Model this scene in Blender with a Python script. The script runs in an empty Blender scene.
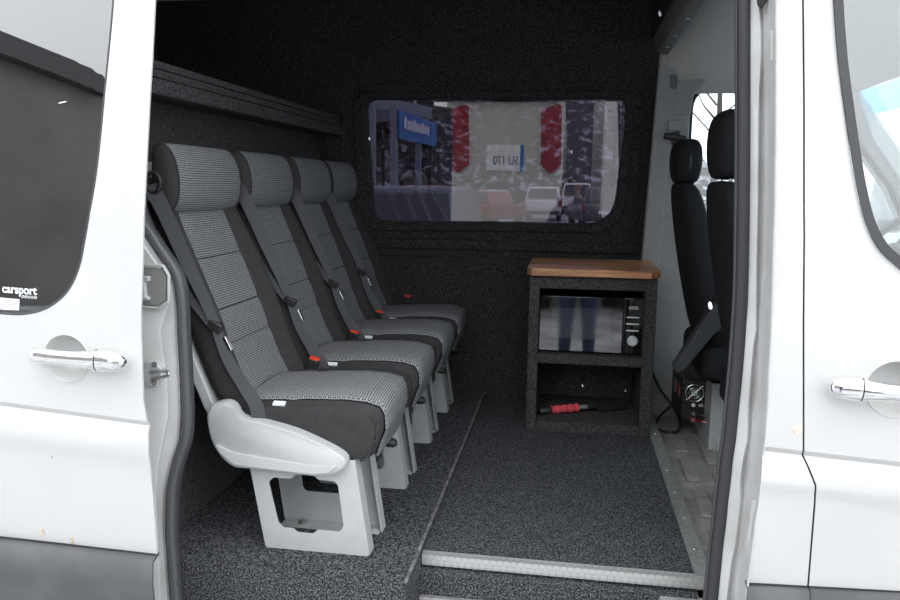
import bpy, bmesh, math, random
from mathutils import Vector, Matrix
random.seed(7)
C = bpy.context.scene.collection
PI = math.pi
FLOOR = 0.65            # cargo floor above the ground
PLAT = 0.677            # raised carpet platform under the seats
EYE = 1.65

# ------------------------------------------------------------------ camera
AX = Vector((0.98764306, 0.03515568, -0.1527261))     # world axes seen from the camera (x right, y down, z ahead)
AY = Vector((0.15627053, -0.14715475, 0.97669084))
AZ = Vector((0.01186186, -0.98848852, -0.15083017))
F = 750.0
def _ray(x, y):
    d = Vector((x - 450, y - 300, F))
    return Vector((AX.dot(d), AY.dot(d), AZ.dot(d)))
def at(x, y, Y):
    r = _ray(x, y); t = Y / r.y
    return Vector((r.x * t, Y, EYE + r.z * t))
def atZ(x, y, Z):
    r = _ray(x, y); t = (Z - EYE) / r.z
    return Vector((r.x * t, r.y * t, Z))
def xz(x, y, Y):
    p = at(x, y, Y); return (p.x, p.z)

cd = bpy.data.cameras.new('camera'); cam = bpy.data.objects.new('camera', cd); C.objects.link(cam)
right = Vector((AX.x, AY.x, AZ.x)); down = Vector((AX.y, AY.y, AZ.y)); fwd = Vector((AX.z, AY.z, AZ.z))
R = Matrix((right, -down, -fwd)).transposed().to_4x4()
cam.matrix_world = Matrix.Translation((0, 0, EYE)) @ R
cd.sensor_width = 36; cd.lens = 36 * F / 900; cd.clip_start = 0.02; cd.clip_end = 400
bpy.context.scene.camera = cam

# ------------------------------------------------------------------ materials
def mat(name, col, rough=0.6, metal=0.0, spec=0.5, coat=0.0, noise=None, bump=None, emit=None):
    m = bpy.data.materials.new(name); m.use_nodes = True
    nt = m.node_tree; b = nt.nodes['Principled BSDF']
    b.inputs['Base Color'].default_value = (*col, 1)
    b.inputs['Roughness'].default_value = rough
    b.inputs['Metallic'].default_value = metal
    b.inputs['Specular IOR Level'].default_value = spec
    b.inputs['Coat Weight'].default_value = coat
    tc = nt.nodes.new('ShaderNodeTexCoord')
    if noise:                                   # (scale, colour 2, low, high [, detail])
        n = nt.nodes.new('ShaderNodeTexNoise'); n.inputs['Scale'].default_value = noise[0]
        n.inputs['Detail'].default_value = noise[4] if len(noise) > 4 else 3
        nt.links.new(tc.outputs['Object'], n.inputs['Vector'])
        r = nt.nodes.new('ShaderNodeValToRGB')
        r.color_ramp.elements[0].position = noise[2]; r.color_ramp.elements[0].color = (*col, 1)
        r.color_ramp.elements[1].position = noise[3]; r.color_ramp.elements[1].color = (*noise[1], 1)
        nt.links.new(n.outputs['Fac'], r.inputs['Fac'])
        nt.links.new(r.outputs['Color'], b.inputs['Base Color'])
    if bump:
        n2 = nt.nodes.new('ShaderNodeTexNoise'); n2.inputs['Scale'].default_value = bump[0]; n2.inputs['Detail'].default_value = 2
        nt.links.new(tc.outputs['Object'], n2.inputs['Vector'])
        bp = nt.nodes.new('ShaderNodeBump'); bp.inputs['Strength'].default_value = bump[1]; bp.inputs['Distance'].default_value = bump[2]
        nt.links.new(n2.outputs['Fac'], bp.inputs['Height']); nt.links.new(bp.outputs['Normal'], b.inputs['Normal'])
    if emit:
        b.inputs['Emission Color'].default_value = (*emit[0], 1); b.inputs['Emission Strength'].default_value = emit[1]
    return m

def glass(name, tint, refl, fac_edge=0.6):
    m = bpy.data.materials.new(name); m.use_nodes = True; nt = m.node_tree; nt.nodes.clear()
    out = nt.nodes.new('ShaderNodeOutputMaterial'); mx = nt.nodes.new('ShaderNodeMixShader')
    tr = nt.nodes.new('ShaderNodeBsdfTransparent'); tr.inputs[0].default_value = (*tint, 1)
    gl = nt.nodes.new('ShaderNodeBsdfGlossy'); gl.inputs['Roughness'].default_value = 0.0
    lw = nt.nodes.new('ShaderNodeLayerWeight'); lw.inputs['Blend'].default_value = 0.25
    mr = nt.nodes.new('ShaderNodeMapRange'); mr.inputs[3].default_value = refl; mr.inputs[4].default_value = fac_edge
    nt.links.new(lw.outputs['Facing'], mr.inputs[0]); nt.links.new(mr.outputs[0], mx.inputs[0])
    nt.links.new(tr.outputs[0], mx.inputs[1]); nt.links.new(gl.outputs[0], mx.inputs[2]); nt.links.new(mx.outputs[0], out.inputs[0])
    return m

M = {}
M['paint'] = mat('silver_paint', (0.50, 0.50, 0.495), 0.36, 0.0, 0.5, 0.25, noise=(3.0, (0.46, 0.457, 0.447), 0.45, 0.75))
M['paint_jamb'] = mat('jamb_paint', (0.49, 0.49, 0.49), 0.42, 0.0, 0.4, 0.1, noise=(9.0, (0.40, 0.398, 0.39), 0.4, 0.75))
M['clad'] = mat('grey_cladding', (0.068, 0.069, 0.072), 0.6, noise=(14, (0.085, 0.086, 0.09), 0.4, 0.7))
M['gap'] = mat('dark_gap', (0.01, 0.01, 0.012), 0.8)
M['rubber'] = mat('rubber', (0.035, 0.036, 0.040), 0.5, spec=0.35)
M['rubber_grey'] = mat('weathered_rubber', (0.07, 0.072, 0.076), 0.42, spec=0.5)
M['carpet_wall'] = mat('wall_carpet', (0.016, 0.016, 0.0165), 0.95, spec=0.15, noise=(230, (0.092, 0.092, 0.093), 0.42, 0.74, 2), bump=(300, 0.6, 0.004))
M['carpet_box'] = mat('cabinet_carpet', (0.026, 0.026, 0.027), 0.95, spec=0.15, noise=(230, (0.115, 0.117, 0.12), 0.40, 0.74, 2), bump=(300, 0.6, 0.004))
M['carpet_floor'] = mat('floor_carpet', (0.014, 0.015, 0.018), 0.95, spec=0.15, noise=(215, (0.21, 0.214, 0.23), 0.42, 0.74, 3), bump=(220, 0.9, 0.008))
M['black_cloth'] = mat('black_cloth', (0.034, 0.034, 0.035), 0.9, spec=0.2, noise=(40, (0.042, 0.042, 0.043), 0.4, 0.7), bump=(900, 0.3, 0.001))
M['belt'] = mat('belt_webbing', (0.044, 0.046, 0.052), 0.6, spec=0.4)
M['lt_plastic'] = mat('light_grey_plastic', (0.44, 0.45, 0.455), 0.42, noise=(30, (0.42, 0.43, 0.435), 0.4, 0.7))
M['leg_paint'] = mat('leg_paint', (0.42, 0.43, 0.435), 0.38, spec=0.5, noise=(25, (0.39, 0.40, 0.405), 0.4, 0.7))
M['black_plastic'] = mat('black_plastic', (0.018, 0.018, 0.019), 0.45)
M['dk_plastic'] = mat('dark_plastic', (0.042, 0.044, 0.047), 0.42)
M['red'] = mat('red_plastic', (0.75, 0.05, 0.02), 0.4)
M['chrome'] = mat('chrome', (0.82, 0.81, 0.80), 0.08, 1.0)
M['silver'] = mat('silver_plastic', (0.70, 0.70, 0.70), 0.3, 0.3)
M['steel'] = mat('steel', (0.60, 0.59, 0.56), 0.32, 1.0, noise=(40, (0.45, 0.44, 0.42), 0.4, 0.7))
M['white_tag'] = mat('white_tag', (0.75, 0.77, 0.82), 0.6)
M['grey_trim'] = mat('grey_trim', (0.32, 0.32, 0.32), 0.6, noise=(30, (0.29, 0.29, 0.29), 0.4, 0.7))
M['head_liner'] = mat('head_liner', (0.66, 0.66, 0.65), 0.9, spec=0.1, noise=(200, (0.60, 0.60, 0.59), 0.4, 0.7))
M['dark_beam'] = mat('dark_beam', (0.14, 0.14, 0.136), 0.7)
M['cab_metal'] = mat('cab_floor_metal', (0.22, 0.218, 0.20), 0.5, noise=(25, (0.32, 0.31, 0.29), 0.4, 0.7))
M['alu_dull'] = mat('dull_aluminium', (0.42, 0.42, 0.41), 0.45, 0.6, noise=(60, (0.30, 0.30, 0.29), 0.4, 0.75))
M['galv'] = mat('galvanised_metal', (0.50, 0.51, 0.52), 0.42, 0.2)
M['seat_black'] = mat('cab_seat_cloth', (0.016, 0.017, 0.019), 0.85, spec=0.2, bump=(900, 0.3, 0.001))
M['foam_pink'] = mat('pink_foam', (0.62, 0.07, 0.09), 0.8, bump=(150, 0.5, 0.003))
M['bristle'] = mat('bristles', (0.008, 0.008, 0.008), 0.9, bump=(300, 1, 0.006))
M['mw_gloss'] = mat('black_gloss', (0.006, 0.006, 0.007), 0.03, spec=0.9, coat=1.0)
M['mw_body'] = mat('microwave_case', (0.02, 0.02, 0.02), 0.4)
M['display'] = mat('display', (0.25, 0.25, 0.22), 0.4)
M['white'] = mat('white_print', (0.85, 0.86, 0.88), 0.6)
M['ink'] = mat('ink', (0.12, 0.12, 0.14), 0.7)
M['snow'] = mat('snow', (0.82, 0.84, 0.88), 0.8)
M['rust'] = mat('rust', (0.34, 0.24, 0.15), 0.85, noise=(60, (0.68, 0.665, 0.64), 0.38, 0.62, 5))
M['ground'] = mat('slush', (0.16, 0.16, 0.165), 0.8, noise=(2.2, (0.42, 0.43, 0.45), 0.35, 0.65, 8), bump=(12, 0.5, 0.03))
M['win_tint'] = glass('tinted_glass', (0.29, 0.28, 0.33), 0.105, 0.7)
M['door_tint'] = glass('door_tinted_glass', (0.14, 0.14, 0.145), 0.17, 0.6)
M['clear'] = glass('clear_glass', (0.86, 0.90, 0.91), 0.09, 0.6)
M['screen_band'] = glass('sun_band_glass', (0.42, 0.72, 0.86), 0.06, 0.6)
M['frit'] = mat('window_border', (0.10, 0.12, 0.12), 0.3)
M['car_white'] = mat('car_white', (0.75, 0.75, 0.74), 0.3, coat=0.4)
M['car_dark'] = mat('car_dark', (0.13, 0.15, 0.19), 0.3, coat=0.4)
M['car_brown'] = mat('car_brown', (0.10, 0.088, 0.085), 0.3, coat=0.4)
M['car_red'] = mat('car_red', (0.30, 0.05, 0.05), 0.3, coat=0.4)
M['car_glass'] = mat('car_glass', (0.03, 0.035, 0.045), 0.08, spec=0.8)
M['tyre'] = mat('tyre', (0.02, 0.02, 0.02), 0.8)
M['tail_red'] = mat('tail_red', (0.34, 0.008, 0.012), 0.15, coat=0.8, noise=(14, (0.22, 0.005, 0.01), 0.4, 0.7))
M['blue_sign'] = mat('blue_sign', (0.02, 0.15, 0.42), 0.5)
M['post'] = mat('post_grey', (0.22, 0.24, 0.27), 0.5)
M['bark'] = mat('bark', (0.05, 0.042, 0.038), 0.9)
M['needles'] = mat('needles', (0.025, 0.032, 0.028), 0.9, noise=(1.3, (0.50, 0.52, 0.56), 0.56, 0.72, 6))
M['rock'] = mat('rock', (0.045, 0.04, 0.04), 0.9, noise=(1.6, (0.42, 0.43, 0.46), 0.53, 0.66, 8))
M['facade'] = mat('dark_facade', (0.24, 0.235, 0.23), 0.8, noise=(0.6, (0.16, 0.16, 0.165), 0.4, 0.7))
M['cream'] = mat('cream_paint', (0.56, 0.56, 0.51), 0.35, coat=0.4)

def fabric(name, light, dark):
    m = bpy.data.materials.new(name); m.use_nodes = True; nt = m.node_tree; b = nt.nodes['Principled BSDF']
    b.inputs['Roughness'].default_value = 0.85; b.inputs['Specular IOR Level'].default_value = 0.25
    uv = nt.nodes.new('ShaderNodeUVMap')
    br = nt.nodes.new('ShaderNodeTexBrick')
    br.inputs['Color1'].default_value = (*light, 1); br.inputs['Color2'].default_value = (light[0]*.82, light[1]*.82, light[2]*.84, 1)
    br.inputs['Mortar'].default_value = (*dark, 1); br.inputs['Scale'].default_value = 1.0
    br.inputs['Brick Width'].default_value = 0.0085; br.inputs['Row Height'].default_value = 0.0065
    br.inputs['Mortar Size'].default_value = 0.0013; br.inputs['Mortar Smooth'].default_value = 0.5
    nt.links.new(uv.outputs[0], br.inputs['Vector']); nt.links.new(br.outputs['Color'], b.inputs['Base Color'])
    bp = nt.nodes.new('ShaderNodeBump'); bp.inputs['Strength'].default_value = 0.4; bp.inputs['Distance'].default_value = 0.001
    bp.invert = True
    nt.links.new(br.outputs['Fac'], bp.inputs['Height']); nt.links.new(bp.outputs['Normal'], b.inputs['Normal'])
    return m
M['fabric'] = fabric('patterned_fabric', (0.28, 0.284, 0.29), (0.040, 0.040, 0.042))

def wood():
    m = bpy.data.materials.new('oiled_wood'); m.use_nodes = True; nt = m.node_tree; b = nt.nodes['Principled BSDF']
    b.inputs['Roughness'].default_value = 0.35
    tc = nt.nodes.new('ShaderNodeTexCoord'); mp = nt.nodes.new('ShaderNodeMapping'); mp.inputs['Scale'].default_value = (3, 40, 40)
    n = nt.nodes.new('ShaderNodeTexNoise'); n.inputs['Scale'].default_value = 2.0; n.inputs['Detail'].default_value = 5
    r = nt.nodes.new('ShaderNodeValToRGB')
    r.color_ramp.elements[0].position = 0.3; r.color_ramp.elements[0].color = (0.26, 0.11, 0.050, 1)
    r.color_ramp.elements[1].position = 0.7; r.color_ramp.elements[1].color = (0.66, 0.34, 0.18, 1)
    # staves
    sx = nt.nodes.new('ShaderNodeTexBrick'); sx.inputs['Scale'].default_value = 1; sx.inputs['Brick Width'].default_value = 0.24; sx.inputs['Row Height'].default_value = 0.045
    sx.inputs['Mortar Size'].default_value = 0.0; sx.inputs['Color1'].default_value = (0.75, 0.75, 0.75, 1); sx.inputs['Color2'].default_value = (1.15, 1.1, 1.05, 1)
    mu = nt.nodes.new('ShaderNodeMixRGB'); mu.blend_type = 'MULTIPLY'; mu.inputs[0].default_value = 1
    nt.links.new(tc.outputs['Object'], mp.inputs[0]); nt.links.new(mp.outputs[0], n.inputs['Vector']); nt.links.new(n.outputs['Fac'], r.inputs['Fac'])
    nt.links.new(tc.outputs['Object'], sx.inputs['Vector'])
    nt.links.new(r.outputs['Color'], mu.inputs[1]); nt.links.new(sx.outputs['Color'], mu.inputs[2]); nt.links.new(mu.outputs[0], b.inputs['Base Color'])
    return m
M['wood'] = wood()

def tread():
    m = bpy.data.materials.new('tread_plate'); m.use_nodes = True; nt = m.node_tree; b = nt.nodes['Principled BSDF']
    b.inputs['Base Color'].default_value = (0.80, 0.80, 0.78, 1); b.inputs['Metallic'].default_value = 0.6; b.inputs['Roughness'].default_value = 0.35
    tc = nt.nodes.new('ShaderNodeTexCoord')
    w = nt.nodes.new('ShaderNodeTexChecker'); w.inputs['Scale'].default_value = 75
    mp = nt.nodes.new('ShaderNodeMapping'); mp.inputs['Rotation'].default_value = (PI/4, 0.0, PI/4)
    nt.links.new(tc.outputs['Object'], mp.inputs[0]); nt.links.new(mp.outputs[0], w.inputs['Vector'])
    bp = nt.nodes.new('ShaderNodeBump'); bp.inputs['Strength'].default_value = 0.7; bp.inputs['Distance'].default_value = 0.002
    w.inputs['Color1'].default_value = (0.60, 0.60, 0.585, 1); w.inputs['Color2'].default_value = (0.49, 0.49, 0.48, 1)
    nt.links.new(w.outputs['Color'], b.inputs['Base Color'])
    nt.links.new(w.outputs['Fac'], bp.inputs['Height']); nt.links.new(bp.outputs['Normal'], b.inputs['Normal'])
    return m
M['tread'] = tread()

# ------------------------------------------------------------------ object helpers
def tag(o, label=None, cat=None, group=None, kind=None):
    if label: o['label'] = label
    if cat: o['category'] = cat
    if group: o['group'] = group
    if kind: o['kind'] = kind
    return o
def thing(name, label, cat, loc=(0, 0, 0), rz=0, group=None):
    o = bpy.data.objects.new(name, None); C.objects.link(o); o.location = loc; o.rotation_euler = (0, 0, rz)
    o.empty_display_size = 0.05
    bpy.context.view_layer.update()
    return tag(o, label, cat, group)
def link_mesh(name, me, m, parent=None, smooth=40, bevel=0, seg=2, sub=0, solid=0, local=False):
    o = bpy.data.objects.new(name, me); C.objects.link(o)
    if m: me.materials.append(m)
    if smooth:
        for p in me.polygons: p.use_smooth = True
        try: me.set_sharp_from_angle(angle=math.radians(smooth))
        except Exception: pass
    if solid:
        s = o.modifiers.new('thickness', 'SOLIDIFY'); s.thickness = solid; s.offset = 0
    if bevel:
        b = o.modifiers.new('edge', 'BEVEL'); b.width = bevel; b.segments = seg; b.limit_method = 'ANGLE'; b.angle_limit = math.radians(35)
    if sub:
        s = o.modifiers.new('round', 'SUBSURF'); s.levels = sub; s.render_levels = sub
    if parent is not None:
        o.parent = parent
        if not local: o.matrix_parent_inverse = parent.matrix_world.inverted()
    return o

class MB:
    def __init__(s): s.v = []; s.f = []; s.uv = None
    def add(s, vs, fs):
        b = len(s.v); s.v += [tuple(v) for v in vs]; s.f += [tuple(b + i for i in f) for f in fs]; return s
    def box(s, x0, x1, y0, y1, z0, z1, rot=None, piv=None):
        vs = [Vector((x, y, z)) for x in (x0, x1) for y in (y0, y1) for z in (z0, z1)]
        if rot is not None:
            p = Vector(piv) if piv else Vector(((x0+x1)/2, (y0+y1)/2, (z0+z1)/2))
            vs = [rot @ (v - p) + p for v in vs]
        return s.add(vs, [(0, 1, 3, 2), (4, 6, 7, 5), (0, 4, 5, 1), (2, 3, 7, 6), (0, 2, 6, 4), (1, 5, 7, 3)])
    def prism(s, poly, a0, a1, axis='y'):
        """polygon in the plane across axis, extruded along it: y -> (x,z), x -> (y,z), z -> (x,y)"""
        n = len(poly)
        def P(p, a): return {'y': (p[0], a, p[1]), 'x': (a, p[0], p[1]), 'z': (p[0], p[1], a)}[axis]
        vs = [P(p, a0) for p in poly] + [P(p, a1) for p in poly]
        fs = [tuple(range(n)), tuple(range(2*n-1, n-1, -1))] + [(i, i+n, (i+1) % n + n, (i+1) % n) for i in range(n)]
        return s.add(vs, fs)
    def loft(s, rings, closed=True, caps=True):
        n = len(rings[0]); vs = [p for r in rings for p in r]; fs = []
        for k in range(len(rings)-1):
            for i in range(n if closed else n-1):
                j = (i+1) % n
                fs.append((k*n+i, k*n+j, (k+1)*n+j, (k+1)*n+i))
        if caps and closed:
            fs.append(tuple(range(n-1, -1, -1))); fs.append(tuple((len(rings)-1)*n+i for i in range(n)))
        return s.add(vs, fs)
    def tube(s, path, r, n=8, closed=False):
        path = [Vector(p) for p in path]; rings = []; up = None
        L = len(path)
        for i, p in enumerate(path):
            if closed: d = path[(i+1) % L] - path[i-1]
            else: d = path[min(i+1, L-1)] - path[max(i-1, 0)]
            d.normalize()
            if up is None: up = Vector((0, 0, 1)) if abs(d.z) < 0.9 else Vector((1, 0, 0))
            a = d.cross(up).normalized(); b = a.cross(d).normalized(); up = b
            rr = r[i] if isinstance(r, (list, tuple)) else r
            rings.append([p + a*rr*math.cos(t) + b*rr*math.sin(t) for t in [2*PI*k/n for k in range(n)]])
        if closed: rings.append(rings[0])
        return s.loft(rings, True, not closed)
    def lathe(s, c, axis, prof, n=20):
        """prof: (radius, offset along axis)"""
        ax = Vector(axis).normalized(); a = ax.orthogonal().normalized(); b = ax.cross(a); c = Vector(c)
        return s.loft([[c + ax*h + (a*math.cos(2*PI*k/n) + b*math.sin(2*PI*k/n))*r for k in range(n)] for r, h in prof])
    def ribbon(s, path, wid, w, th=0.002):
        """flat strap: path points, width vectors, width"""
        rings = []
        for i, (p, wv) in enumerate(zip(path, wid)):
            p = Vector(p); wv = Vector(wv).normalized()
            d = (Vector(path[min(i+1, len(path)-1)]) - Vector(path[max(i-1, 0)])).normalized()
            nn = d.cross(wv).normalized()
            ww = w[i] if isinstance(w, (list, tuple)) else w
            rings.append([p - wv*ww/2 - nn*th/2, p + wv*ww/2 - nn*th/2, p + wv*ww/2 + nn*th/2, p - wv*ww/2 + nn*th/2])
        return s.loft(rings)
    def build(s, name, m, parent=None, **k):
        me = bpy.data.meshes.new(name); me.from_pydata(s.v, [], s.f)
        bm = bmesh.new(); bm.from_mesh(me); bmesh.ops.recalc_face_normals(bm, faces=bm.faces); bm.to_mesh(me); bm.free()
        return link_mesh(name, me, m, parent, **k)
def rpoly(pts, r, seg=6):
    """round the corners of a polygon; r one radius or a list"""
    out = []; n = len(pts)
    for i in range(n):
        p = Vector(pts[i]); a = Vector(pts[i-1]) - p; b = Vector(pts[(i+1) % n]) - p
        rr = r[i] if isinstance(r, (list, tuple)) else r
        if rr <= 0: out.append(tuple(p)); continue
        ang = a.angle(b); d = min(rr / math.tan(ang/2), a.length*0.49, b.length*0.49)
        A = p + a.normalized()*d; B = p + b.normalized()*d
        for k in range(seg+1):
            t = k/seg
            out.append(tuple((1-t)**2*A + 2*t*(1-t)*p + t*t*B))
    return out
def smooth_path(pts, n=6, closed=False):
    P = [Vector(p) for p in pts]; out = []; L = len(P)
    for i in range(L if closed else L-1):
        p0 = P[i-1] if (closed or i > 0) else P[i]; p1 = P[i]; p2 = P[(i+1) % L]; p3 = P[(i+2) % L] if (closed or i+2 < L) else P[i+1]
        for k in range(n):
            t = k/n
            out.append(0.5*((2*p1) + (p2-p0)*t + (2*p0-5*p1+4*p2-p3)*t*t + (3*p1-p0-3*p2+p3)*t**3))
    if not closed: out.append(P[-1])
    return out
def fill_bm(outer, holes, depth):
    """bmesh of a flat plate in x,z with holes, thickness depth, front face at y=0, back at y=depth"""
    cu = bpy.data.curves.new('tmp', 'CURVE'); cu.dimensions = '2D'; cu.fill_mode = 'BOTH'; cu.extrude = depth/2
    for loop in [outer] + holes:
        sp = cu.splines.new('POLY'); sp.points.add(len(loop)-1); sp.use_cyclic_u = True
        for q, p in zip(sp.points, loop): q.co = (p[0], p[1], 0, 1)
    o = bpy.data.objects.new('tmp', cu); C.objects.link(o)
    dg = bpy.context.evaluated_depsgraph_get(); me = bpy.data.meshes.new_from_object(o.evaluated_get(dg))
    bm = bmesh.new(); bm.from_mesh(me)
    for v in bm.verts: v.co = Vector((v.co.x, depth/2 - v.co.z, v.co.y))
    bmesh.ops.remove_doubles(bm, verts=bm.verts, dist=1e-5)
    bpy.data.objects.remove(o); bpy.data.curves.remove(cu); bpy.data.meshes.remove(me)
    return bm
def plate(name, outer, holes, y, depth, m, parent=None, **k):
    bm = fill_bm(outer, holes, depth)
    for v in bm.verts: v.co.y += y
    bmesh.ops.recalc_face_normals(bm, faces=bm.faces)
    me = bpy.data.meshes.new(name); bm.to_mesh(me); bm.free()
    return link_mesh(name, me, m, parent, **k)
def text_mesh(name, body, size, m, parent, origin, xdir=(1, 0, 0), bold=0.0, shear=0.0, xs=1.0, space=1.0):
    """lettering lying in a plane facing -y, lower left at origin"""
    cu = bpy.data.curves.new('tmp', 'FONT'); cu.body = body; cu.size = size; cu.extrude = 0.0004; cu.offset = bold; cu.shear = shear; cu.space_character = space
    o = bpy.data.objects.new('tmp', cu); C.objects.link(o)
    dg = bpy.context.evaluated_depsgraph_get(); me = bpy.data.meshes.new_from_object(o.evaluated_get(dg))
    xd = Vector(xdir).normalized(); zd = Vector((-xd.z, 0, xd.x)); O = Vector(origin)
    for v in me.vertices: v.co = O + xd*v.co.x*xs + zd*v.co.y + Vector((0, -v.co.z, 0))
    bpy.data.objects.remove(o); bpy.data.curves.remove(cu)
    me.name = name
    return link_mesh(name, me, m, parent, smooth=0)
def surf(name, grid, m, parent, uvs=None, **k):
    """open patch from rows of points, with uv in metres"""
    n = len(grid[0]); me = bpy.data.meshes.new(name)
    me.from_pydata([tuple(p) for r in grid for p in r], [], [(a*n+i, a*n+i+1, (a+1)*n+i+1, (a+1)*n+i) for a in range(len(grid)-1) for i in range(n-1)])
    if uvs:
        ul = me.uv_layers.new(name='UVMap'); flat = [u for r in uvs for u in r]
        for lp in me.loops: ul.data[lp.index].uv = flat[lp.vertex_index]
    return link_mesh(name, me, m, parent, **k)
def dup(root, loc, label, group=None):
    r = root.copy(); C.objects.link(r); r.location = loc; r['label'] = label
    if group: r['group'] = group
    for ch in list(root.children):
        c = ch.copy(); C.objects.link(c); c.parent = r
        for g in list(ch.children):
            d = g.copy(); C.objects.link(d); d.parent = c
    return r

# ================================================================== SETTING: the ground and the van's inside
g = MB().box(-90, 90, -60, 120, -0.3, 0.0).build('ground', M['ground'], smooth=0); tag(g, kind='structure')

WY = 3.51                                    # inner face of the far side wall
win_px = [(364, 99), (627, 98), (626, 120), (614, 224), (373, 221)]
win = rpoly([xz(x, y, WY) for x, y in win_px], [0.05, 0.05, 0.0, 0.14, 0.06])
ZL = 1.40
wl = MB()
# lower lining: profile in (y,z) swept along x
prof = [(WY, ZL), (WY-0.012, ZL-0.004), (WY-0.012, ZL-0.045), (WY-0.002, ZL-0.055), (WY-0.004, 1.325), (WY-0.003, 1.318), (WY-0.014, 1.312), (3.466, FLOOR-0.02), (3.62, FLOOR-0.02), (3.62, ZL)]
wl.prism(prof, -2.05, 0.42, 'x')
lo = wl.build('wall_left', M['carpet_wall'], smooth=30); tag(lo, kind='structure')
up = plate('wall_left_panel', [(-2.05, ZL), (0.42, ZL), (0.40, 2.30), (0.42, 2.62), (-2.05, 2.62)], [win], WY, 0.06, M['carpet_wall'], smooth=30); tag(up, kind='structure')
ring_px = [(340, 84), (642, 83), (642, 125), (634, 250), (346, 240)]
ring = rpoly([xz(x, y, WY) for x, y in ring_px], [0.12, 0.12, 0.0, 0.16, 0.10])
ring_i = rpoly([xz(x, y, WY-0.014) for x, y in [(352, 92), (635, 91), (634, 122), (622, 233), (358, 230)]], [0.10, 0.09, 0, 0.15, 0.09])
w1 = plate('window_1', ring_i, [win], WY-0.013, 0.012, M['carpet_wall'], smooth=30, bevel=0.004); tag(w1, kind='structure')
pl = MB().prism([(a[0], a[1]) for a in rpoly([xz(x, y, WY+0.02) for x, y in [(355, 92), (636, 91), (636, 120), (622, 232), (364, 229)]], 0.08)], WY+0.062, WY+0.067, 'y')
pl.build('pane', M['win_tint'], w1, smooth=0)
# pressed channel round the window
MB().tube([(p[0], WY+0.002, p[1]) for p in ring], 0.006, 6, closed=True).build('seam', M['carpet_wall'], w1)

wr = MB().prism([(-1.06, FLOOR-0.02), (-1.20, 1.90), (-1.26, 1.90), (-1.26, FLOOR-0.02)], 1.72, WY+0.05, 'y').build('wall_rear', M['carpet_box'], smooth=0); tag(wr, kind='structure')
wr2 = MB().box(-2.06, -2.0, 1.6, 3.6, 1.7, 2.66).build('wall_rear_loft', M['carpet_wall'], smooth=0); tag(wr2, kind='structure')
ll = MB().box(-2.05, -1.2, 1.6, 3.6, 1.85, 1.885).build('floor_loft', M['carpet_wall'], smooth=0); tag(ll, kind='structure')
ce = MB().box(-2.1, 0.50, 1.60, 3.62, 2.62, 2.68).build('ceiling', M['carpet_wall'], smooth=0); tag(ce, kind='structure')
wnp = [(-2.05, 0.40)] + [tuple(at(x, y, 1.70).xz) for x, y in [(187, 660), (185, 600), (183, 560), (180, 530), (180, 500), (184, 470), (189, 440), (191, 410), (190, 350), (184, 290), (174, 262), (158, 236), (146, 205), (138, 160), (134, 80), (130, 0), (120, -200)]] + [(-2.05, 2.66)]
wn = MB().prism(wnp, 1.685, 1.70, 'y').build('wall_right', M['carpet_wall'], smooth=0); tag(wn, kind='structure')
wn2 = MB().box(-0.95, 0.40, 1.66, 1.70, 2.40, 2.66).build('wall_right_header', M['carpet_wall'], smooth=0); tag(wn2, kind='structure')

fl = MB().box(-0.40, 0.36, 1.895, 3.60, 0.42, FLOOR).build('floor', M['carpet_floor'], smooth=0); tag(fl, kind='structure')
edge = rpoly([(-1.30, 0.40), (-0.366, 0.40), (-0.366, PLAT), (-1.30, PLAT)], [0, 0, 0.018, 0])
fp = MB().prism(edge, 1.688, 3.60, 'y').build('floor_platform', M['carpet_floor'], smooth=50); tag(fp, kind='structure')
fz = MB().tube([(-0.3700, 1.70 + 0.06*k, PLAT-0.0042 + 0.0008*math.sin(k*2.1)) for k in range(31)], 0.0050, 6).build('edge_highlight', mat('edge_highlight_tint', (0.08, 0.08, 0.08), 0.95, noise=(60, (0.24, 0.24, 0.235), 0.42, 0.72, 4)), smooth=60); tag(fz, kind='structure')  # paler tube paints the lit highlight along the platform edge
# entry step in front of the floor
sr = MB().box(-0.366, 0.39, 1.86, 1.896, 0.36, FLOOR-0.035).build('floor_step_riser', M['carpet_floor'], smooth=0); tag(sr, kind='structure')
st = MB().box(-0.37, 0.40, 1.58, 1.87, 0.30, 0.36).build('floor_step', M['clad'], smooth=0); tag(st, kind='structure')
lip = MB(); a = at(424, 590, 1.85); b = at(700, 612, 1.85)
lip.box(-0.365, 0.30, 1.842, 1.862, 0.37, 0.553)
lo2 = lip.build('trim_1', M['alu_dull'], smooth=0, bevel=0.004); tag(lo2, kind='structure')
t3 = MB().box(0.262, 0.385, 1.80, 1.89, 0.40, 0.612).build('trim_2', M['alu_dull'], smooth=0, bevel=0.008); tag(t3, kind='structure')
# aluminium tread strip on the step edge, and the strip along the cab side
ts = MB().prism([(1.890, 0.624), (1.886, 0.624), (1.886, 0.6535), (1.912, 0.6535), (1.912, 0.650), (1.890, 0.650)], -0.364, 0.392, 'x')
t = ts.build('tread_strip', M['tread'], smooth=0); tag(t, 'bright aluminium tread strip along the front edge of the carpeted floor', 'metal strip')
es = MB().prism([(0.357, 0.645), (0.357, 0.656), (0.400, 0.656), (0.400, 0.60), (0.395, 0.60), (0.395, 0.645)], 1.90, 3.42, 'y')
t = es.build('edge_strip', M['alu_dull'], smooth=0); tag(t, 'dull metal edging between carpeted floor and bare cab floor', 'metal strip')
for k in range(7):
    MB().lathe((0.379, 2.05 + 0.2*k, 0.656), (0, 0, 1), [(0.006, 0), (0.005, 0.002), (0.0, 0.003)], 10).build('screw', M['steel'], t)
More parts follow.
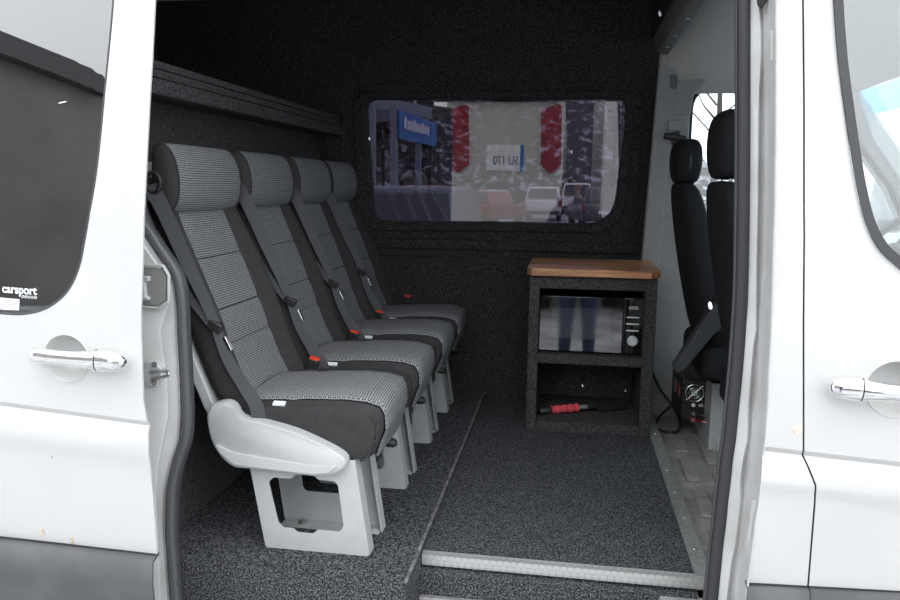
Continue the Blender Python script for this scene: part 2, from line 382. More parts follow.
# cab floor
cf = MB().box(0.36, 2.0, 1.62, 3.6, 0.50, 0.615)
for k in range(5): cf.box(0.45 + 0.0*k, 0.50, 1.75 + 0.30*k, 1.96 + 0.30*k, 0.615, 0.627)
for k in range(4): cf.box(0.55, 0.60, 1.75 + 0.36*k, 2.02 + 0.36*k, 0.615, 0.625)
cf = cf.build('floor_cab', M['cab_metal'], smooth=0, bevel=0.004); tag(cf, kind='structure')

# overhead parcel shelf: carpeted boards across the back
sh = thing('parcel_shelf', 'charcoal carpeted shelf running above the row of four seats', 'shelf', (-1.15, 2.55, 1.88))
b_ = MB(); b_.prism(rpoly([(-1.35, 1.886), (-1.072, 1.876), (-1.072, 1.918), (-1.35, 1.918)], [0, 0.008, 0.004, 0]), 1.74, WY-0.005, 'y'); b_.build('board', M['carpet_box'], sh, smooth=50)
b_ = MB(); b_.prism(rpoly([(-1.35, 1.921), (-1.080, 1.921), (-1.080, 1.943), (-1.35, 1.943)], [0, 0.004, 0.004, 0]), 1.74, WY-0.005, 'y'); b_.build('board', M['carpet_box'], sh, smooth=50)
b_ = MB(); b_.prism(rpoly([(-1.35, 1.946), (-1.086, 1.946), (-1.086, 1.968), (-1.35, 1.968)], [0, 0.004, 0.008, 0]), 1.74, WY-0.005, 'y'); b_.build('board', M['carpet_box'], sh, smooth=50)
q = at(337, 118, WY-0.06)
MB().box(q.x-0.03, q.x+0.012, q.y-0.015, q.y+0.05, q.z-0.025, q.z+0.02).build('bracket', M['black_plastic'], sh, bevel=0.004)

# ================================================================== SEATS
W = 0.405
def make_seat(label):
    t = thing('passenger_seat', label, 'seat', (0, 0, 0), 0, 'row of four seats')
    K = dict(local=True)
    # ---- cushion : profile in x,z, varied across y
    def cprof(top, fx, low):
        base = [(-0.06, top-0.035), (-0.03, top-0.012), (0.05, top-0.006), (0.14, top), (0.23, top+0.004), (0.29, top+0.001), (fx-0.016, top-0.009), (fx-0.003, top-0.026), (fx, top-0.07), (fx-0.014, low+0.05), (fx-0.026, low+0.012), (fx-0.045, low), (0.10, low+0.004), (-0.06, low+0.02)]
        return base
    ys = [(0.0, 0.386, 0.318, 0.258), (0.004, 0.394, 0.325, 0.256), (0.012, 0.398, 0.332, 0.256), (0.024, 0.404, 0.341, 0.256), (0.030, 0.412, 0.345, 0.256), (0.09, 0.423, 0.350, 0.256), (0.18, 0.428, 0.352, 0.256), (0.25, 0.427, 0.350, 0.256), (0.278, 0.423, 0.346, 0.256), (0.283, 0.416, 0.341, 0.256), (0.33, 0.420, 0.342, 0.256), (0.380, 0.414, 0.336, 0.257), (0.400, 0.39, 0.322, 0.26), (0.405, 0.372, 0.312, 0.266)]
    mb = MB(); mb.loft([[(p[0], y, p[1]) for p in cprof(tp, fx, lw)] for y, tp, fx, lw in ys])
    cu = mb.build('cushion', M['black_cloth'], t, smooth=60, sub=1, **K)
    g_, u_ = [], []
    for y, tp, fx, lw in [(0.026, 0.408, 0.343, 0.254), (0.032, 0.415, 0.348, 0.254)] + ys[5:8] + [(0.277, 0.424, 0.348, 0.254), (0.282, 0.417, 0.343, 0.254)]:
        pr = cprof(tp, fx, lw)[1:11]; s = 0; row, ur = [], []
        dense = []
        for i in range(len(pr)-1):
            for k in range(4): dense.append((pr[i][0] + (pr[i+1][0]-pr[i][0])*k/4, pr[i][1] + (pr[i+1][1]-pr[i][1])*k/4))
        dense.append(pr[-1])
        for i, p in enumerate(dense):
            if i: s += math.hypot(p[0]-dense[i-1][0], p[1]-dense[i-1][1])
            nz = 0.004 if p[1] > tp-0.02 else 0.001; nx = 0.004 if p[0] > fx-0.06 else 0
            # stitched cross seams press into the top
            dip = sum(0.005*math.exp(-((s - c)/0.006)**2) for c in (0.13, 0.23))
            row.append((p[0]+nx, y, p[1]+nz-dip)); ur.append((y, s))
        g_.append(row); u_.append(ur)
    surf('fabric_panel', g_, M['fabric'], cu, u_, smooth=60, **K)
    pp = [(p[0], 0.006, p[1]+0.001) for p in cprof(0.388, 0.328, 0.257)[0:12]]
    MB().tube(smooth_path(pp, 3), 0.0036, 6).build('piping', M['black_cloth'], cu, **K)
    pp = [(p[0]+.001, 0.396, p[1]+0.002) for p in cprof(0.400, 0.328, 0.257)[0:12]]
    MB().tube(smooth_path(pp, 3), 0.0028, 6).build('piping', M['black_cloth'], cu, **K)
    MB().box(0.045, 0.078, 0.006, 0.020, 0.396, 0.401, Matrix.Rotation(0.5, 3, 'X')).build('care_tag', M['white_tag'], cu, **K)
    # ---- backrest : front line (x,z) with its wings
    line = [(-0.010, 0.30), (-0.035, 0.383), (-0.075, 0.46), (-0.105, 0.54), (-0.137, 0.63), (-0.180, 0.743), (-0.212, 0.83), (-0.238, 0.905), (-0.250, 0.94)]
    bul = [0.75, 0.9, 1.0, 1.0, 1.0, 0.9, 0.65, 0.35, 0.2]
    ins = [0.02, 0.01, 0.0, 0.0, 0.0, 0.0, 0.006, 0.014, 0.02]
    L = smooth_path([(p[0], 0, p[1]) for p in line], 4); n = len(L)
    def interp(a, i): f_ = i/(n-1)*(len(a)-1); k = min(int(f_), len(a)-2); return a[k] + (a[k+1]-a[k])*(f_-k)
    cs = [(0.008, -0.085), (0.0, -0.03), (0.0, 0.005), (0.005, 0.026), (0.018, 0.036), (0.034, 0.030), (0.050, 0.010), (0.062, 0.002), (0.12, -0.001), (0.20, -0.004), (0.28, -0.001), (0.335, 0.002), (0.348, 0.012), (0.364, 0.034), (0.388, 0.046), (0.408, 0.034), (0.419, 0.008), (0.420, -0.03), (0.410, -0.085)]
    def pt(i, y, d, b=None):
        p = L[i]; tg = (L[min(i+1, n-1)] - L[max(i-1, 0)]).normalized(); nr = Vector((tg.z, 0, -tg.x))
        if d > 0: d = d*interp(bul, i)
        k = interp(ins, i); yy = 0.21 + (y - 0.21)*(1 - 2*k/0.42)
        q = p + nr*d; return Vector((q.x, yy, q.z))
    mb = MB(); mb.loft([[pt(i, y, d) for y, d in cs] for i in range(n)])
    bk = mb.build('backrest', M['black_cloth'], t, smooth=60, sub=1, **K)
    g_, u_ = [], []; s = 0
    fy = [(0.052, -0.006), (0.057, 0.011), (0.12, 0.007), (0.20, 0.004), (0.275, 0.007), (0.332, 0.011), (0.338, -0.006)]
    for i in range(2, n):
        if i > 2: s += (L[i]-L[i-1]).length
        lead = 0.0
        seam = 0.003 if i in (12, 16, 21) else 0
        g_.append([pt(i, y, d*1.0 - seam) for y, d in fy]); u_.append([(y, s) for y, d in fy])
    surf('fabric_panel', g_, M['fabric'], bk, u_, smooth=60, **K)
    for i in (12, 16, 21): MB().tube([pt(i, y, d - 0.0016) for y, d in fy[1:-1]], 0.0014, 6).build('seam', M['black_cloth'], bk, **K)
    # ---- headrest
    hp = [(-0.245, 0.888), (-0.220, 0.900), (-0.203, 0.932), (-0.199, 0.975), (-0.204, 1.017), (-0.216, 1.048), (-0.232, 1.068), (-0.248, 1.074), (-0.262, 1.064), (-0.270, 1.037), (-0.273, 0.98), (-0.271, 0.92), (-0.268, 0.888)]
    hp = [tuple(p) for p in smooth_path([(p[0], 0, p[1]) for p in hp], 3)]; hc = Vector((-0.236, 0, 0.975))
    def hring(y, k): return [((p[0]-hc.x)*k + hc.x, y, (p[2]-hc.z)*(1-(1-k)*0.7) + hc.z) for p in hp]
    hy = [(0.010, 0.80), (0.013, 0.89), (0.018, 0.925), (0.026, 0.950), (0.05, 0.965), (0.370, 0.965), (0.386, 0.955), (0.396, 0.93), (0.404, 0.86), (0.408, 0.72)]
    mb = MB(); mb.loft([hring(y, k) for y, k in hy]); hd = mb.build('headrest', M['black_cloth'], t, smooth=60, **K)
    g_, u_ = [], []
    for y, k in [(0.022, 0.940), (0.028, 0.975), (0.07, 1.0), (0.14, 1.006), (0.2075, 1.008), (0.275, 1.006), (0.350, 1.0), (0.383, 0.985), (0.389, 0.955)]:
        rg = hring(y, k); s = 0; ur = []
        for i, p in enumerate(rg):
            if i: s += (Vector(p)-Vector(rg[i-1])).length
            ur.append((y, s))
        g_.append(rg); u_.append(ur)
    surf('fabric_panel', g_, M['fabric'], hd, u_, smooth=60, **K)
    for yy in (0.020, 0.392):
        MB().tube(hring(yy, 0.965), 0.003, 6).build('piping', M['black_cloth'], hd, **K)
    # ---- light back shell
    sp = [(-0.05, 0.27), (-0.125, 0.40), (-0.19, 0.56), (-0.275, 0.80), (-0.345, 1.00), (-0.352, 1.03), (-0.366, 1.02), (-0.365, 0.97), (-0.30, 0.76), (-0.21, 0.53), (-0.15, 0.38), (-0.085, 0.26)]
    MB().prism(sp, 0.004, 0.401, 'y').build('back_shell', M['lt_plastic'], t, bevel=0.004, **K)
    # ---- pedestal: two pressed frames with a window, tied together
    o_ = [(0.05-0.16, 0.262), (0.03-0.085, 0.0), (0.290, 0.0), (0.275, 0.262)]
    out = rpoly([(-0.024, 0.262), (0.020, 0.004), (0.025, 0.0), (0.306, 0.0), (0.310, 0.006), (0.272, 0.262)], [0, 0.008, 0.008, 0.006, 0.006, 0])
    hole = rpoly([(0.034, 0.186), (0.048, 0.200), (0.098, 0.200), (0.110, 0.213), (0.162, 0.213), (0.172, 0.202), (0.216, 0.202), (0.226, 0.190), (0.240, 0.080), (0.228, 0.062), (0.168, 0.062), (0.155, 0.050), (0.112, 0.050), (0.100, 0.060), (0.072, 0.060), (0.058, 0.074)], 0.01, 3)
    lg = plate('leg', out, [hole], -0.006, 0.004, M['leg_paint'], t, smooth=30, **K)
    MB().prism([(0.306, 0.002), (0.310, 0.002), (0.272, 0.262), (0.268, 0.262)], -0.004, 0.040, 'y').build('flange', M['leg_paint'], lg, smooth=0, **K)
    MB().prism([(0.020, 0.002), (0.024, 0.002), (-0.020, 0.262), (-0.024, 0.262)], -0.004, 0.040, 'y').build('flange', M['leg_paint'], lg, smooth=0, **K)
    out2 = [(-0.030, 0.262), (0.006, 0.002), (0.310, 0.002), (0.272, 0.262)]
    hole2 = rpoly([(0.05, 0.20), (0.20, 0.20), (0.21, 0.09), (0.065, 0.09)], 0.02, 4)
    lg2 = plate('leg', out2, [hole2], 0.170, 0.004, M['leg_paint'], t, smooth=30, **K)
    MB().prism([(0.3065, 0.002), (0.3105, 0.002), (0.2725, 0.262), (0.2685, 0.262)], 0.132, 0.170, 'y').build('flange', M['leg_paint'], lg2, smooth=0, **K)
    MB().box(0.012, 0.302, 0.120, 0.170, 0.0, 0.004).build('foot_flange', M['leg_paint'], lg2, smooth=0, **K)
    for bx in (0.07, 0.265): MB().lathe((bx, 0.145, 0.004), (0, 0, 1), [(0.014, 0), (0.014, 0.002), (0.010, 0.003), (0.009, 0.010), (0.0, 0.012)], 10).build('bolt', M['steel'], lg2, **K)
    MB().box(-0.08, 0.27, 0.03, 0.385, 0.245, 0.266).build('seat_frame', M['dk_plastic'], t, bevel=0.004, **K)
    # ---- adjuster lever and hinge cover under the front edge
    lv = MB(); lv.tube([(0.22, 0.250, 0.236), (0.285, 0.255, 0.228)], 0.006, 8); lv.lathe((0.278, 0.256, 0.226), (1, 0.1, -0.15), [(0.0, 0.0), (0.012, 0.004), (0.015, 0.02), (0.013, 0.038), (0.006, 0.046), (0, 0.047)], 12)
    lv.build('lever', M['black_plastic'], t, **K)
    MB().prism(rpoly([(0.22, 0.25), (0.282, 0.25), (0.288, 0.19), (0.255, 0.165), (0.225, 0.19)], 0.012), 0.196, 0.220, 'y').build('hinge_cover', M['dk_plastic'], t, smooth=40, **K)
    # ---- belt: guide at the headrest, strap down the near side, tongue, lap part
    bl = MB()
    pth = smooth_path([(-0.262, -0.006, 0.965), (-0.224, -0.013, 0.905), (-0.168, -0.015, 0.78), (-0.122, -0.013, 0.68), (-0.092, -0.010, 0.605)], 5)
    m_ = len(pth); wv = [Vector((0.88, 0.42, 0.38)) for i in range(m_)]
    bl.ribbon(pth, wv, [0.042 - 0.018*(i/(m_-1)) for i in range(m_)])
    be = bl.build('seat_belt', M['belt'], t, smooth=60, **K)
    bl = MB(); pth = smooth_path([(-0.092, -0.010, 0.603), (-0.062, -0.012, 0.52), (-0.022, -0.008, 0.45), (0.012, -0.008, 0.395), (0.022, -0.008, 0.335)], 5)
    m_ = len(pth); bl.ribbon(pth, [Vector((0.85, 0.40, 0.45))]*m_, [0.024 + 0.016*(i/(m_-1)) for i in range(m_)])
    bl.build('lap_strap', M['belt'], be, smooth=60, **K)
    bl = MB(); pth = smooth_path([(-0.298, -0.012, 0.955), (-0.255, -0.014, 0.85), (-0.175, -0.014, 0.70), (-0.098, -0.012, 0.60)], 5)
    m_ = len(pth); bl.ribbon(pth, [Vector((0.9, 0.3, 0.4))]*m_, 0.02)
    bl.build('return_strap', M['belt'], be, smooth=60, **K)
    tg_ = MB().box(-0.114, -0.074, -0.018, 0.004, 0.590, 0.616, Matrix.Rotation(0.45, 3, 'Y')); tg_.build('tongue', M['black_plastic'], be, bevel=0.004, **K)
    MB().box(-0.066, -0.058, -0.012, 0.002, 0.538, 0.578, Matrix.Rotation(-0.45, 3, 'Y')).build('tongue_blade', M['chrome'], be, bevel=0.001, **K)
    gd = MB(); gd.tube([(-0.268 + 0.02*math.cos(a_), -0.010, 0.972 + 0.026*math.sin(a_)) for a_ in [2*PI*k/14 for k in range(14)]], 0.0055, 6, closed=True)
    gd.box(-0.325, -0.285, -0.012, 0.012, 0.945, 0.985)
    gd.build('belt_guide', M['black_plastic'], t, smooth=50, **K)
    # ---- buckle at the far rear corner
    bu = MB().box(-0.002, 0.031, 0.396, 0.420, 0.365, 0.428, Matrix.Rotation(0.22, 3, 'Y')); bo = bu.build('buckle', M['black_plastic'], t, bevel=0.004, **K)
    MB().box(0.007, 0.039, 0.3965, 0.4195, 0.424, 0.432, Matrix.Rotation(0.22, 3, 'Y')).build('release_button', M['red'], bo, bevel=0.002, **K)
    return t
s1 = make_seat('first seat of the row, nearest the open doorway, with pale side cover')
spots = [2.262, 2.705, 3.105]
labels = ['second seat of the row, directly beyond the one with the pale side cover',
          'third seat of the row, between the second seat and the one at the window wall',
          'last seat of the row, tucked against the far window wall']
for y, lb in zip(spots, labels):
    d_ = dup(s1, (-0.80, y, PLAT), lb)
    for c_ in d_.children:                      # these belts hang further forward than the first one
        if c_.name.startswith('seat_belt'): c_.location.x += 0.026
        elif c_.name.startswith('belt_guide'): c_.location.x += 0.026
        elif c_.name.startswith('buckle') and y > 2.6: c_.location += Vector((0.030, -0.045, 0.022)) if y > 3 else Vector((-0.012, -0.018, 0.006))
for c_ in s1.children:
    if c_.name.startswith('seat_belt'): c_.location.x -= 0.006
    elif c_.name.startswith('belt_guide'): c_.location.x += 0.014
s1.location = (-0.80, 1.812, PLAT)
bpy.context.view_layer.update()
# the pale side cover only the nearest seat shows
cov_px = [(75, 160), (90, 130), (125, 122), (150, 135), (170, 165), (225, 178), (320, 205), (400, 240), (455, 270), (473, 292), (465, 315), (430, 330), (380, 333), (200, 312), (150, 305), (110, 270), (85, 220)]
cov = [xz(180 + x/2.857, 360 + y/2.857, 1.775) for x, y in cov_px]
covs = [tuple(p)[0::2] for p in smooth_path([(p[0], 0, p[1]) for p in cov], 3, closed=True)]
cc = Vector((sum(p[0] for p in covs)/len(covs), sum(p[1] for p in covs)/len(covs)))
def inset(k, dz=0): return [(p[0] + (cc.x-p[0])*k, p[1] + (cc.y-p[1])*k*1.3 + dz) for p in covs]
mb = MB(); mb.loft([[(p[0], y, p[1]) for p in inset(k, dz)] for y, k, dz in [(1.812, 0.0, 0), (1.782, 0.0, 0), (1.776, 0.012, 0), (1.773, 0.05, 0)]])
sc_ = mb.build('side_cover', M['lt_plastic'], s1, smooth=50)
lowpx = [(95, 235), (150, 262), (380, 300), (455, 300), (425, 322), (380, 326), (205, 305), (155, 298), (118, 268)]
lw = [xz(180 + x/2.857, 360 + y/2.857, 1.772) for x, y in lowpx]
mb = MB(); mb.loft([[(p[0], 1.776, p[1]) for p in rpoly(lw, 0.01, 3)], [(p[0]*0.995-0.003, 1.766, p[1]*0.995+0.005) for p in rpoly(lw, 0.01, 3)]])
mb.build('rib', M['lt_plastic'], sc_, smooth=50, bevel=0.003)

# ================================================================== CABINET
CY = 3.01
cb = thing('storage_cabinet', 'charcoal carpeted cabinet with wooden top and two open compartments', 'cabinet', (0.10, 3.2, FLOOR))
x0, x1 = -0.148, 0.354
MB().box(x0, x0+0.042, CY, 3.44, FLOOR, 1.297).build('side_panel', M['carpet_box'], cb, bevel=0.004)
MB().box(x1-0.046, x1, CY, 3.44, FLOOR, 1.297).build('side_panel', M['carpet_box'], cb, bevel=0.004)
MB().box(x0+0.042, x1-0.046, CY, 3.44, 1.246, 1.297).build('top_rail', M['carpet_box'], cb, bevel=0.003)
MB().box(x0+0.042, x1-0.046, CY, 3.44, 0.938, 0.977).build('shelf', M['carpet_box'], cb, bevel=0.003)
MB().box(x0+0.042, x1-0.046, CY, 3.44, FLOOR, 0.694).build('bottom_rail', M['carpet_box'], cb, bevel=0.003)
MB().box(x0+0.042, x1-0.046, 3.42, 3.44, 0.69, 1.24).build('back_panel', M['carpet_box'], cb)
wt = [(-0.158, 3.02), (-0.138, 2.985), (0.325, 2.985), (0.364, 3.025), (0.364, 3.452), (-0.158, 3.452)]
MB().prism(wt, 1.299, 1.329, 'z').build('worktop', M['wood'], cb, bevel=0.003, smooth=0)

mw = thing('microwave_oven', 'black glossy microwave oven in the upper compartment of the cabinet', 'microwave', (0.1, 3.2, 0.978))
MB().box(-0.100, 0.308, 3.065, 3.40, 0.986, 1.212).build('body', M['mw_body'], mw, bevel=0.006)
for fx in (-0.07, 0.27):
    for fy_ in (3.09, 3.37): MB().lathe((fx, fy_, 0.978), (0, 0, 1), [(0.014, 0), (0.014, 0.009)], 10).build('foot', M['black_plastic'], mw)
dr = MB().box(-0.104, 0.229, 3.042, 3.064, 0.986, 1.212).build('door', M['mw_gloss'], mw, bevel=0.002)
MB().box(-0.055, 0.178, 3.0412, 3.0422, 1.040, 1.165).build('door_window', mat('oven_window', (0.035, 0.036, 0.038), 0.06, spec=0.9, coat=1.0), dr, smooth=0)
MB().box(0.040, 0.062, 3.0410, 3.0421, 1.010, 1.015).build('emblem', M['display'], dr, smooth=0)
cp = MB().box(0.2315, 0.310, 3.042, 3.064, 0.986, 1.212).build('control_panel', M['mw_gloss'], mw, bevel=0.002)
MB().box(0.250, 0.287, 3.0405, 3.0425, 1.168, 1.181).build('display', M['display'], cp, smooth=0)
for zz in (1.136, 1.109, 1.082): MB().box(0.243, 0.292, 3.036, 3.043, zz-0.0025, zz+0.0025).build('button', M['silver'], cp, bevel=0.001)
kb = MB().lathe((0.270, 3.043, 1.040), (0, -1, 0), [(0.021, 0), (0.021, 0.006), (0.018, 0.008), (0.018, 0.020), (0.015, 0.023), (0, 0.023)], 24).build('knob', M['silver'], cp)

br = thing('snow_brush', 'snow brush with a pink foam grip lying in the lower compartment', 'brush', (0.1, 3.1, 0.694))
def brp(px): return None
A = Vector((-0.095, 3.085, 0.712)); B = Vector((0.275, 3.25, 0.722)); D = (B-A)
def along(k): return A + D*k
MB().tube([along(0), along(0.02), along(0.13)], [0.013, 0.018, 0.016], 10).build('end_cap', M['black_plastic'], br)
gp = [along(0.13 + 0.30*k/24) for k in range(25)]
MB().tube(gp, [0.0175 + 0.0025*math.cos(k*PI/3) for k in range(25)], 12).build('grip', M['foam_pink'], br)
MB().tube([along(0.42), along(0.55)], 0.0095, 10).build('collar', M['alu_dull'], br)
MB().tube([along(0.54), along(0.66), along(0.70)], [0.013, 0.014, 0.010], 10).build('shaft', M['black_plastic'], br)
hd = MB(); d_ = D.normalized(); pz = Vector((0, 0, 1)); py = d_.cross(pz)
rings = []
for k, hw_, hh in [(0.62, 0.008, 0.008), (0.66, 0.014, 0.022), (0.72, 0.016, 0.026), (0.98, 0.015, 0.024), (1.0, 0.01, 0.018)]:
    c_ = along(k) + Vector((0, 0, 0.004)); rings.append([c_ + py*hw_ + pz*hh*0.6, c_ - py*hw_ + pz*hh*0.6, c_ - py*hw_*1.3 - pz*hh, c_ + py*hw_*1.3 - pz*hh])
hd.loft(rings).build('brush_head', M['bristle'], br, bevel=0.003)

# ================================================================== CAB SIDE
# window-side pillar trim behind the driver's seat
tp = MB()
ptrim = [(0.368, FLOOR-0.05), (0.40, 2.17), (0.545, 2.17), (0.585, 2.13), (0.515, 2.05), (0.505, 1.95), (0.505, 1.45), (0.58, 1.30), (0.66, FLOOR-0.05)]
tp.prism(ptrim, 3.46, 3.60, 'y')
tpo = tp.build('trim_3', M['grey_trim'], smooth=0, bevel=0.012, seg=3); tag(tpo, kind='structure')
tl = MB(); tl.prism([(0.30, FLOOR), (0.362, 2.24), (0.44, 2.24), (0.385, FLOOR)], 3.44, 3.47, 'y')
tlo = tl.build('trim_4', M['grey_trim'], smooth=0, bevel=0.01, seg=3); tag(tlo, kind='structure')
# belt height slider on that pillar
q = at(674, 128, 3.455)
sl = thing('belt_height_adjuster', 'grey seat belt height slider on the pillar behind the driver seat', 'belt adjuster', q)
MB().box(q.x-0.05, q.x+0.045, 3.446, 3.462, q.z-0.17, q.z+0.055).build('plate', M['grey_trim'], sl, bevel=0.006)
MB().box(q.x-0.030, q.x+0.032, 3.425, 3.450, q.z-0.015, q.z+0.030).build('slider', M['grey_trim'], sl, bevel=0.006)
bl = MB(); pth = smooth_path([(q.x-0.005, 3.42, q.z-0.02), (q.x+0.02, 3.40, q.z-0.10), (q.x+0.06, 3.36, q.z-0.24), (q.x+0.10, 3.33, q.z-0.5)], 4)
bl.ribbon(pth, [Vector((1, -0.3, 0.25))]*len(pth), 0.045); bl.build('strap', M['belt'], sl, smooth=60)
MB().box(q.x-0.045, q.x+0.05, 3.40, 3.43, q.z-0.055, q.z-0.03, Matrix.Rotation(0.15, 3, 'Y')).build('belt_guide', M['black_plastic'], sl, bevel=0.006)
q = at(673, 82, 3.455)
hk = MB().box(q.x-0.014, q.x+0.014, 3.435, 3.462, q.z-0.03, q.z+0.03).build('coat_hook', M['dark_beam'], smooth=0, bevel=0.006)
tag(hk, 'small grey hook cap on the pillar above the belt slider', 'hook')

# driver's side door wall with window
dwin = rpoly([(0.52, 2.085), (1.02, 2.03), (1.20, 1.84), (1.34, 1.66), (1.46, 1.42), (0.52, 1.42)], [0.09, 0.06, 0.1, 0.1, 0.04, 0.05])
o = plate('wall_left_cab', [(0.40, FLOOR-0.1), (2.05, FLOOR-0.1), (2.05, 1.0), (1.75, 1.22), (1.30, 1.87), (1.16, 2.06), (1.10, 2.40), (0.40, 2.40)], [dwin], 3.50, 0.06, M['head_liner'], smooth=30); tag(o, kind='structure')
w2 = plate('window_2', rpoly([(0.505, 2.10), (1.03, 2.045), (1.215, 1.85), (1.355, 1.67), (1.48, 1.40), (0.505, 1.40)], 0.06), [dwin], 3.495, 0.008, M['rubber'], smooth=30); tag(w2, kind='structure')
MB().prism(rpoly([(0.505, 2.10), (1.03, 2.045), (1.215, 1.85), (1.355, 1.67), (1.48, 1.40), (0.505, 1.40)], 0.05), 3.565, 3.57, 'y').build('pane', M['clear'], w2, smooth=0)

# roof bow between load space and cab, with the bulkhead above it
o = MB().box(0.325, 0.345, 1.66, 3.55, 2.30, 2.66).build('wall_front_header', M['carpet_wall'], smooth=0); tag(o, kind='structure')
rb = MB().prism([(0.335, 2.27), (0.350, 2.228), (0.393, 2.215), (0.41, 2.235), (0.415, 2.33), (0.335, 2.33)], 1.70, 3.47, 'y')
o = rb.build('trim_5', M['dark_beam'], smooth=0, bevel=0.01); tag(o, kind='structure')
for yy in (2.2, 2.75, 3.05, 3.28): MB().lathe((0.374, yy, 2.2195), (0.0, 0, -1), [(0.008, -0.002), (0.008, 0.002), (0.0, 0.004)], 10).build('rivet', M['galv'], o)
hl = MB(); rings = []
for yy, zz in [(1.62, 2.18), (1.70, 2.28), (1.85, 2.36), (2.6, 2.40), (3.15, 2.37), (3.34, 2.29), (3.45, 2.16), (3.49, 2.06)]:
    rings.append([(0.395, yy, zz), (0.7, yy, zz), (0.95, yy, 2.05 + (zz-2.05)*0.75), (1.08, yy, 2.05 + (zz-2.05)*0.3), (1.155, yy, 2.05 + (zz-2.05)*0.02)])
hl.loft(rings, closed=False)
o = hl.build('ceiling_cab', M['head_liner'], smooth=70, solid=0.015); tag(o, kind='structure')
# windscreen, its sun band and the far pillar
wsx = lambda z: 1.15 + (2.05 - z)*0.735
def ws(z, y): return (wsx(z), y, z)
w3 = MB().loft([[ws(1.96, 1.72), ws(1.96, 3.38), (wsx(1.96)+0.004, 3.38, 1.96), (wsx(1.96)+0.004, 1.72, 1.96)], [ws(1.30, 1.62), ws(1.30, 3.44), (wsx(1.30)+0.004, 3.44, 1.30), (wsx(1.30)+0.004, 1.62, 1.30)]]).build('window_3', M['clear'], smooth=0); tag(w3, kind='structure')
MB().loft([[ws(2.05, 1.72), ws(2.05, 3.38), (wsx(2.05)+0.004, 3.38, 2.05), (wsx(2.05)+0.004, 1.72, 2.05)], [ws(1.96, 1.72), ws(1.96, 3.38), (wsx(1.96)+0.004, 3.38, 1.96), (wsx(1.96)+0.004, 1.72, 1.96)]]).build('sun_band', M['screen_band'], w3, smooth=0)
for yy0, yy1 in ((3.38, 3.52), (1.60, 1.72)):
    o = MB().prism([(1.12, 2.09), (1.16, 2.06), (1.30, 1.87), (1.75, 1.25), (1.62, 1.25), (1.36, 1.66), (1.22, 1.85)], yy0, yy1, 'y').build('trim_6', M['head_liner'], smooth=0, bevel=0.02, seg=3); tag(o, kind='structure')
# things in the cab seen through the front door window
vi = thing('sun_visor', 'pale sun visor with oval mirror flap under the cab roof', 'sun visor', (1.12, 2.4, 2.26))
MB().box(1.02, 1.24, 2.10, 2.62, 2.235, 2.262, Matrix.Rotation(0.12, 3, 'Y')).build('flap', M['head_liner'], vi, bevel=0.012, seg=3)
MB().lathe((1.12, 2.30, 2.225), (0.1, 0, -1), [(0.0, 0.010), (0.07, 0.008), (0.08, 0.0)], 20).build('mirror_cover', M['lt_plastic'], vi)
im = thing('roof_console', 'pale overhead console with rounded reading lamp', 'console', (1.03, 2.05, 2.28))
MB().prism(rpoly([(0.94, 2.36), (0.95, 2.26), (1.05, 2.20), (1.20, 2.20), (1.24, 2.30)], 0.03), 1.95, 2.25, 'y').build('housing', M['head_liner'], im, smooth=50)
MB().lathe((1.12, 2.10, 2.198), (0, 0, -1), [(0.055, 0.0), (0.05, 0.012), (0.0, 0.016)], 20).build('lamp', M['white'], im)
swl = thing('steering_wheel', 'dark steering wheel in front of the driver seat', 'steering wheel', (1.25, 3.02, 1.40))
cw = Vector((1.16, 3.0, 1.43)); ax = Vector((-0.75, 0, 0.66)).normalized(); a1 = Vector((0, 1, 0)); a2 = ax.cross(a1)
MB().tube([cw + a1*0.19*math.cos(2*PI*k/28) + a2*0.19*math.sin(2*PI*k/28) for k in range(28)], 0.015, 8, closed=True).build('rim', M['dk_plastic'], swl)
for an in (0.2, PI-0.2, 1.5*PI): MB().tube([cw - ax*0.03, cw + (a1*math.cos(an) + a2*math.sin(an))*0.185], 0.012, 6).build('spoke', M['dk_plastic'], swl)
MB().lathe(cw - ax*0.05, ax, [(0.05, 0), (0.06, 0.03), (0.04, 0.05), (0, 0.055)], 16).build('hub', M['dk_plastic'], swl)
MB().tube([cw - ax*0.04, cw - ax*0.36], 0.03, 10).build('column', M['dk_plastic'], swl)
da = thing('dashboard', 'dark dashboard below the windscreen', 'dashboard', (1.8, 2.55, 0.7))
MB().prism(rpoly([(1.62, 0.62), (1.55, 1.15), (1.60, 1.33), (1.78, 1.38), (2.10, 1.26), (2.10, 0.62)], 0.05), 1.70, 3.46, 'y').build('shell', M['grey_trim'], da, smooth=50)

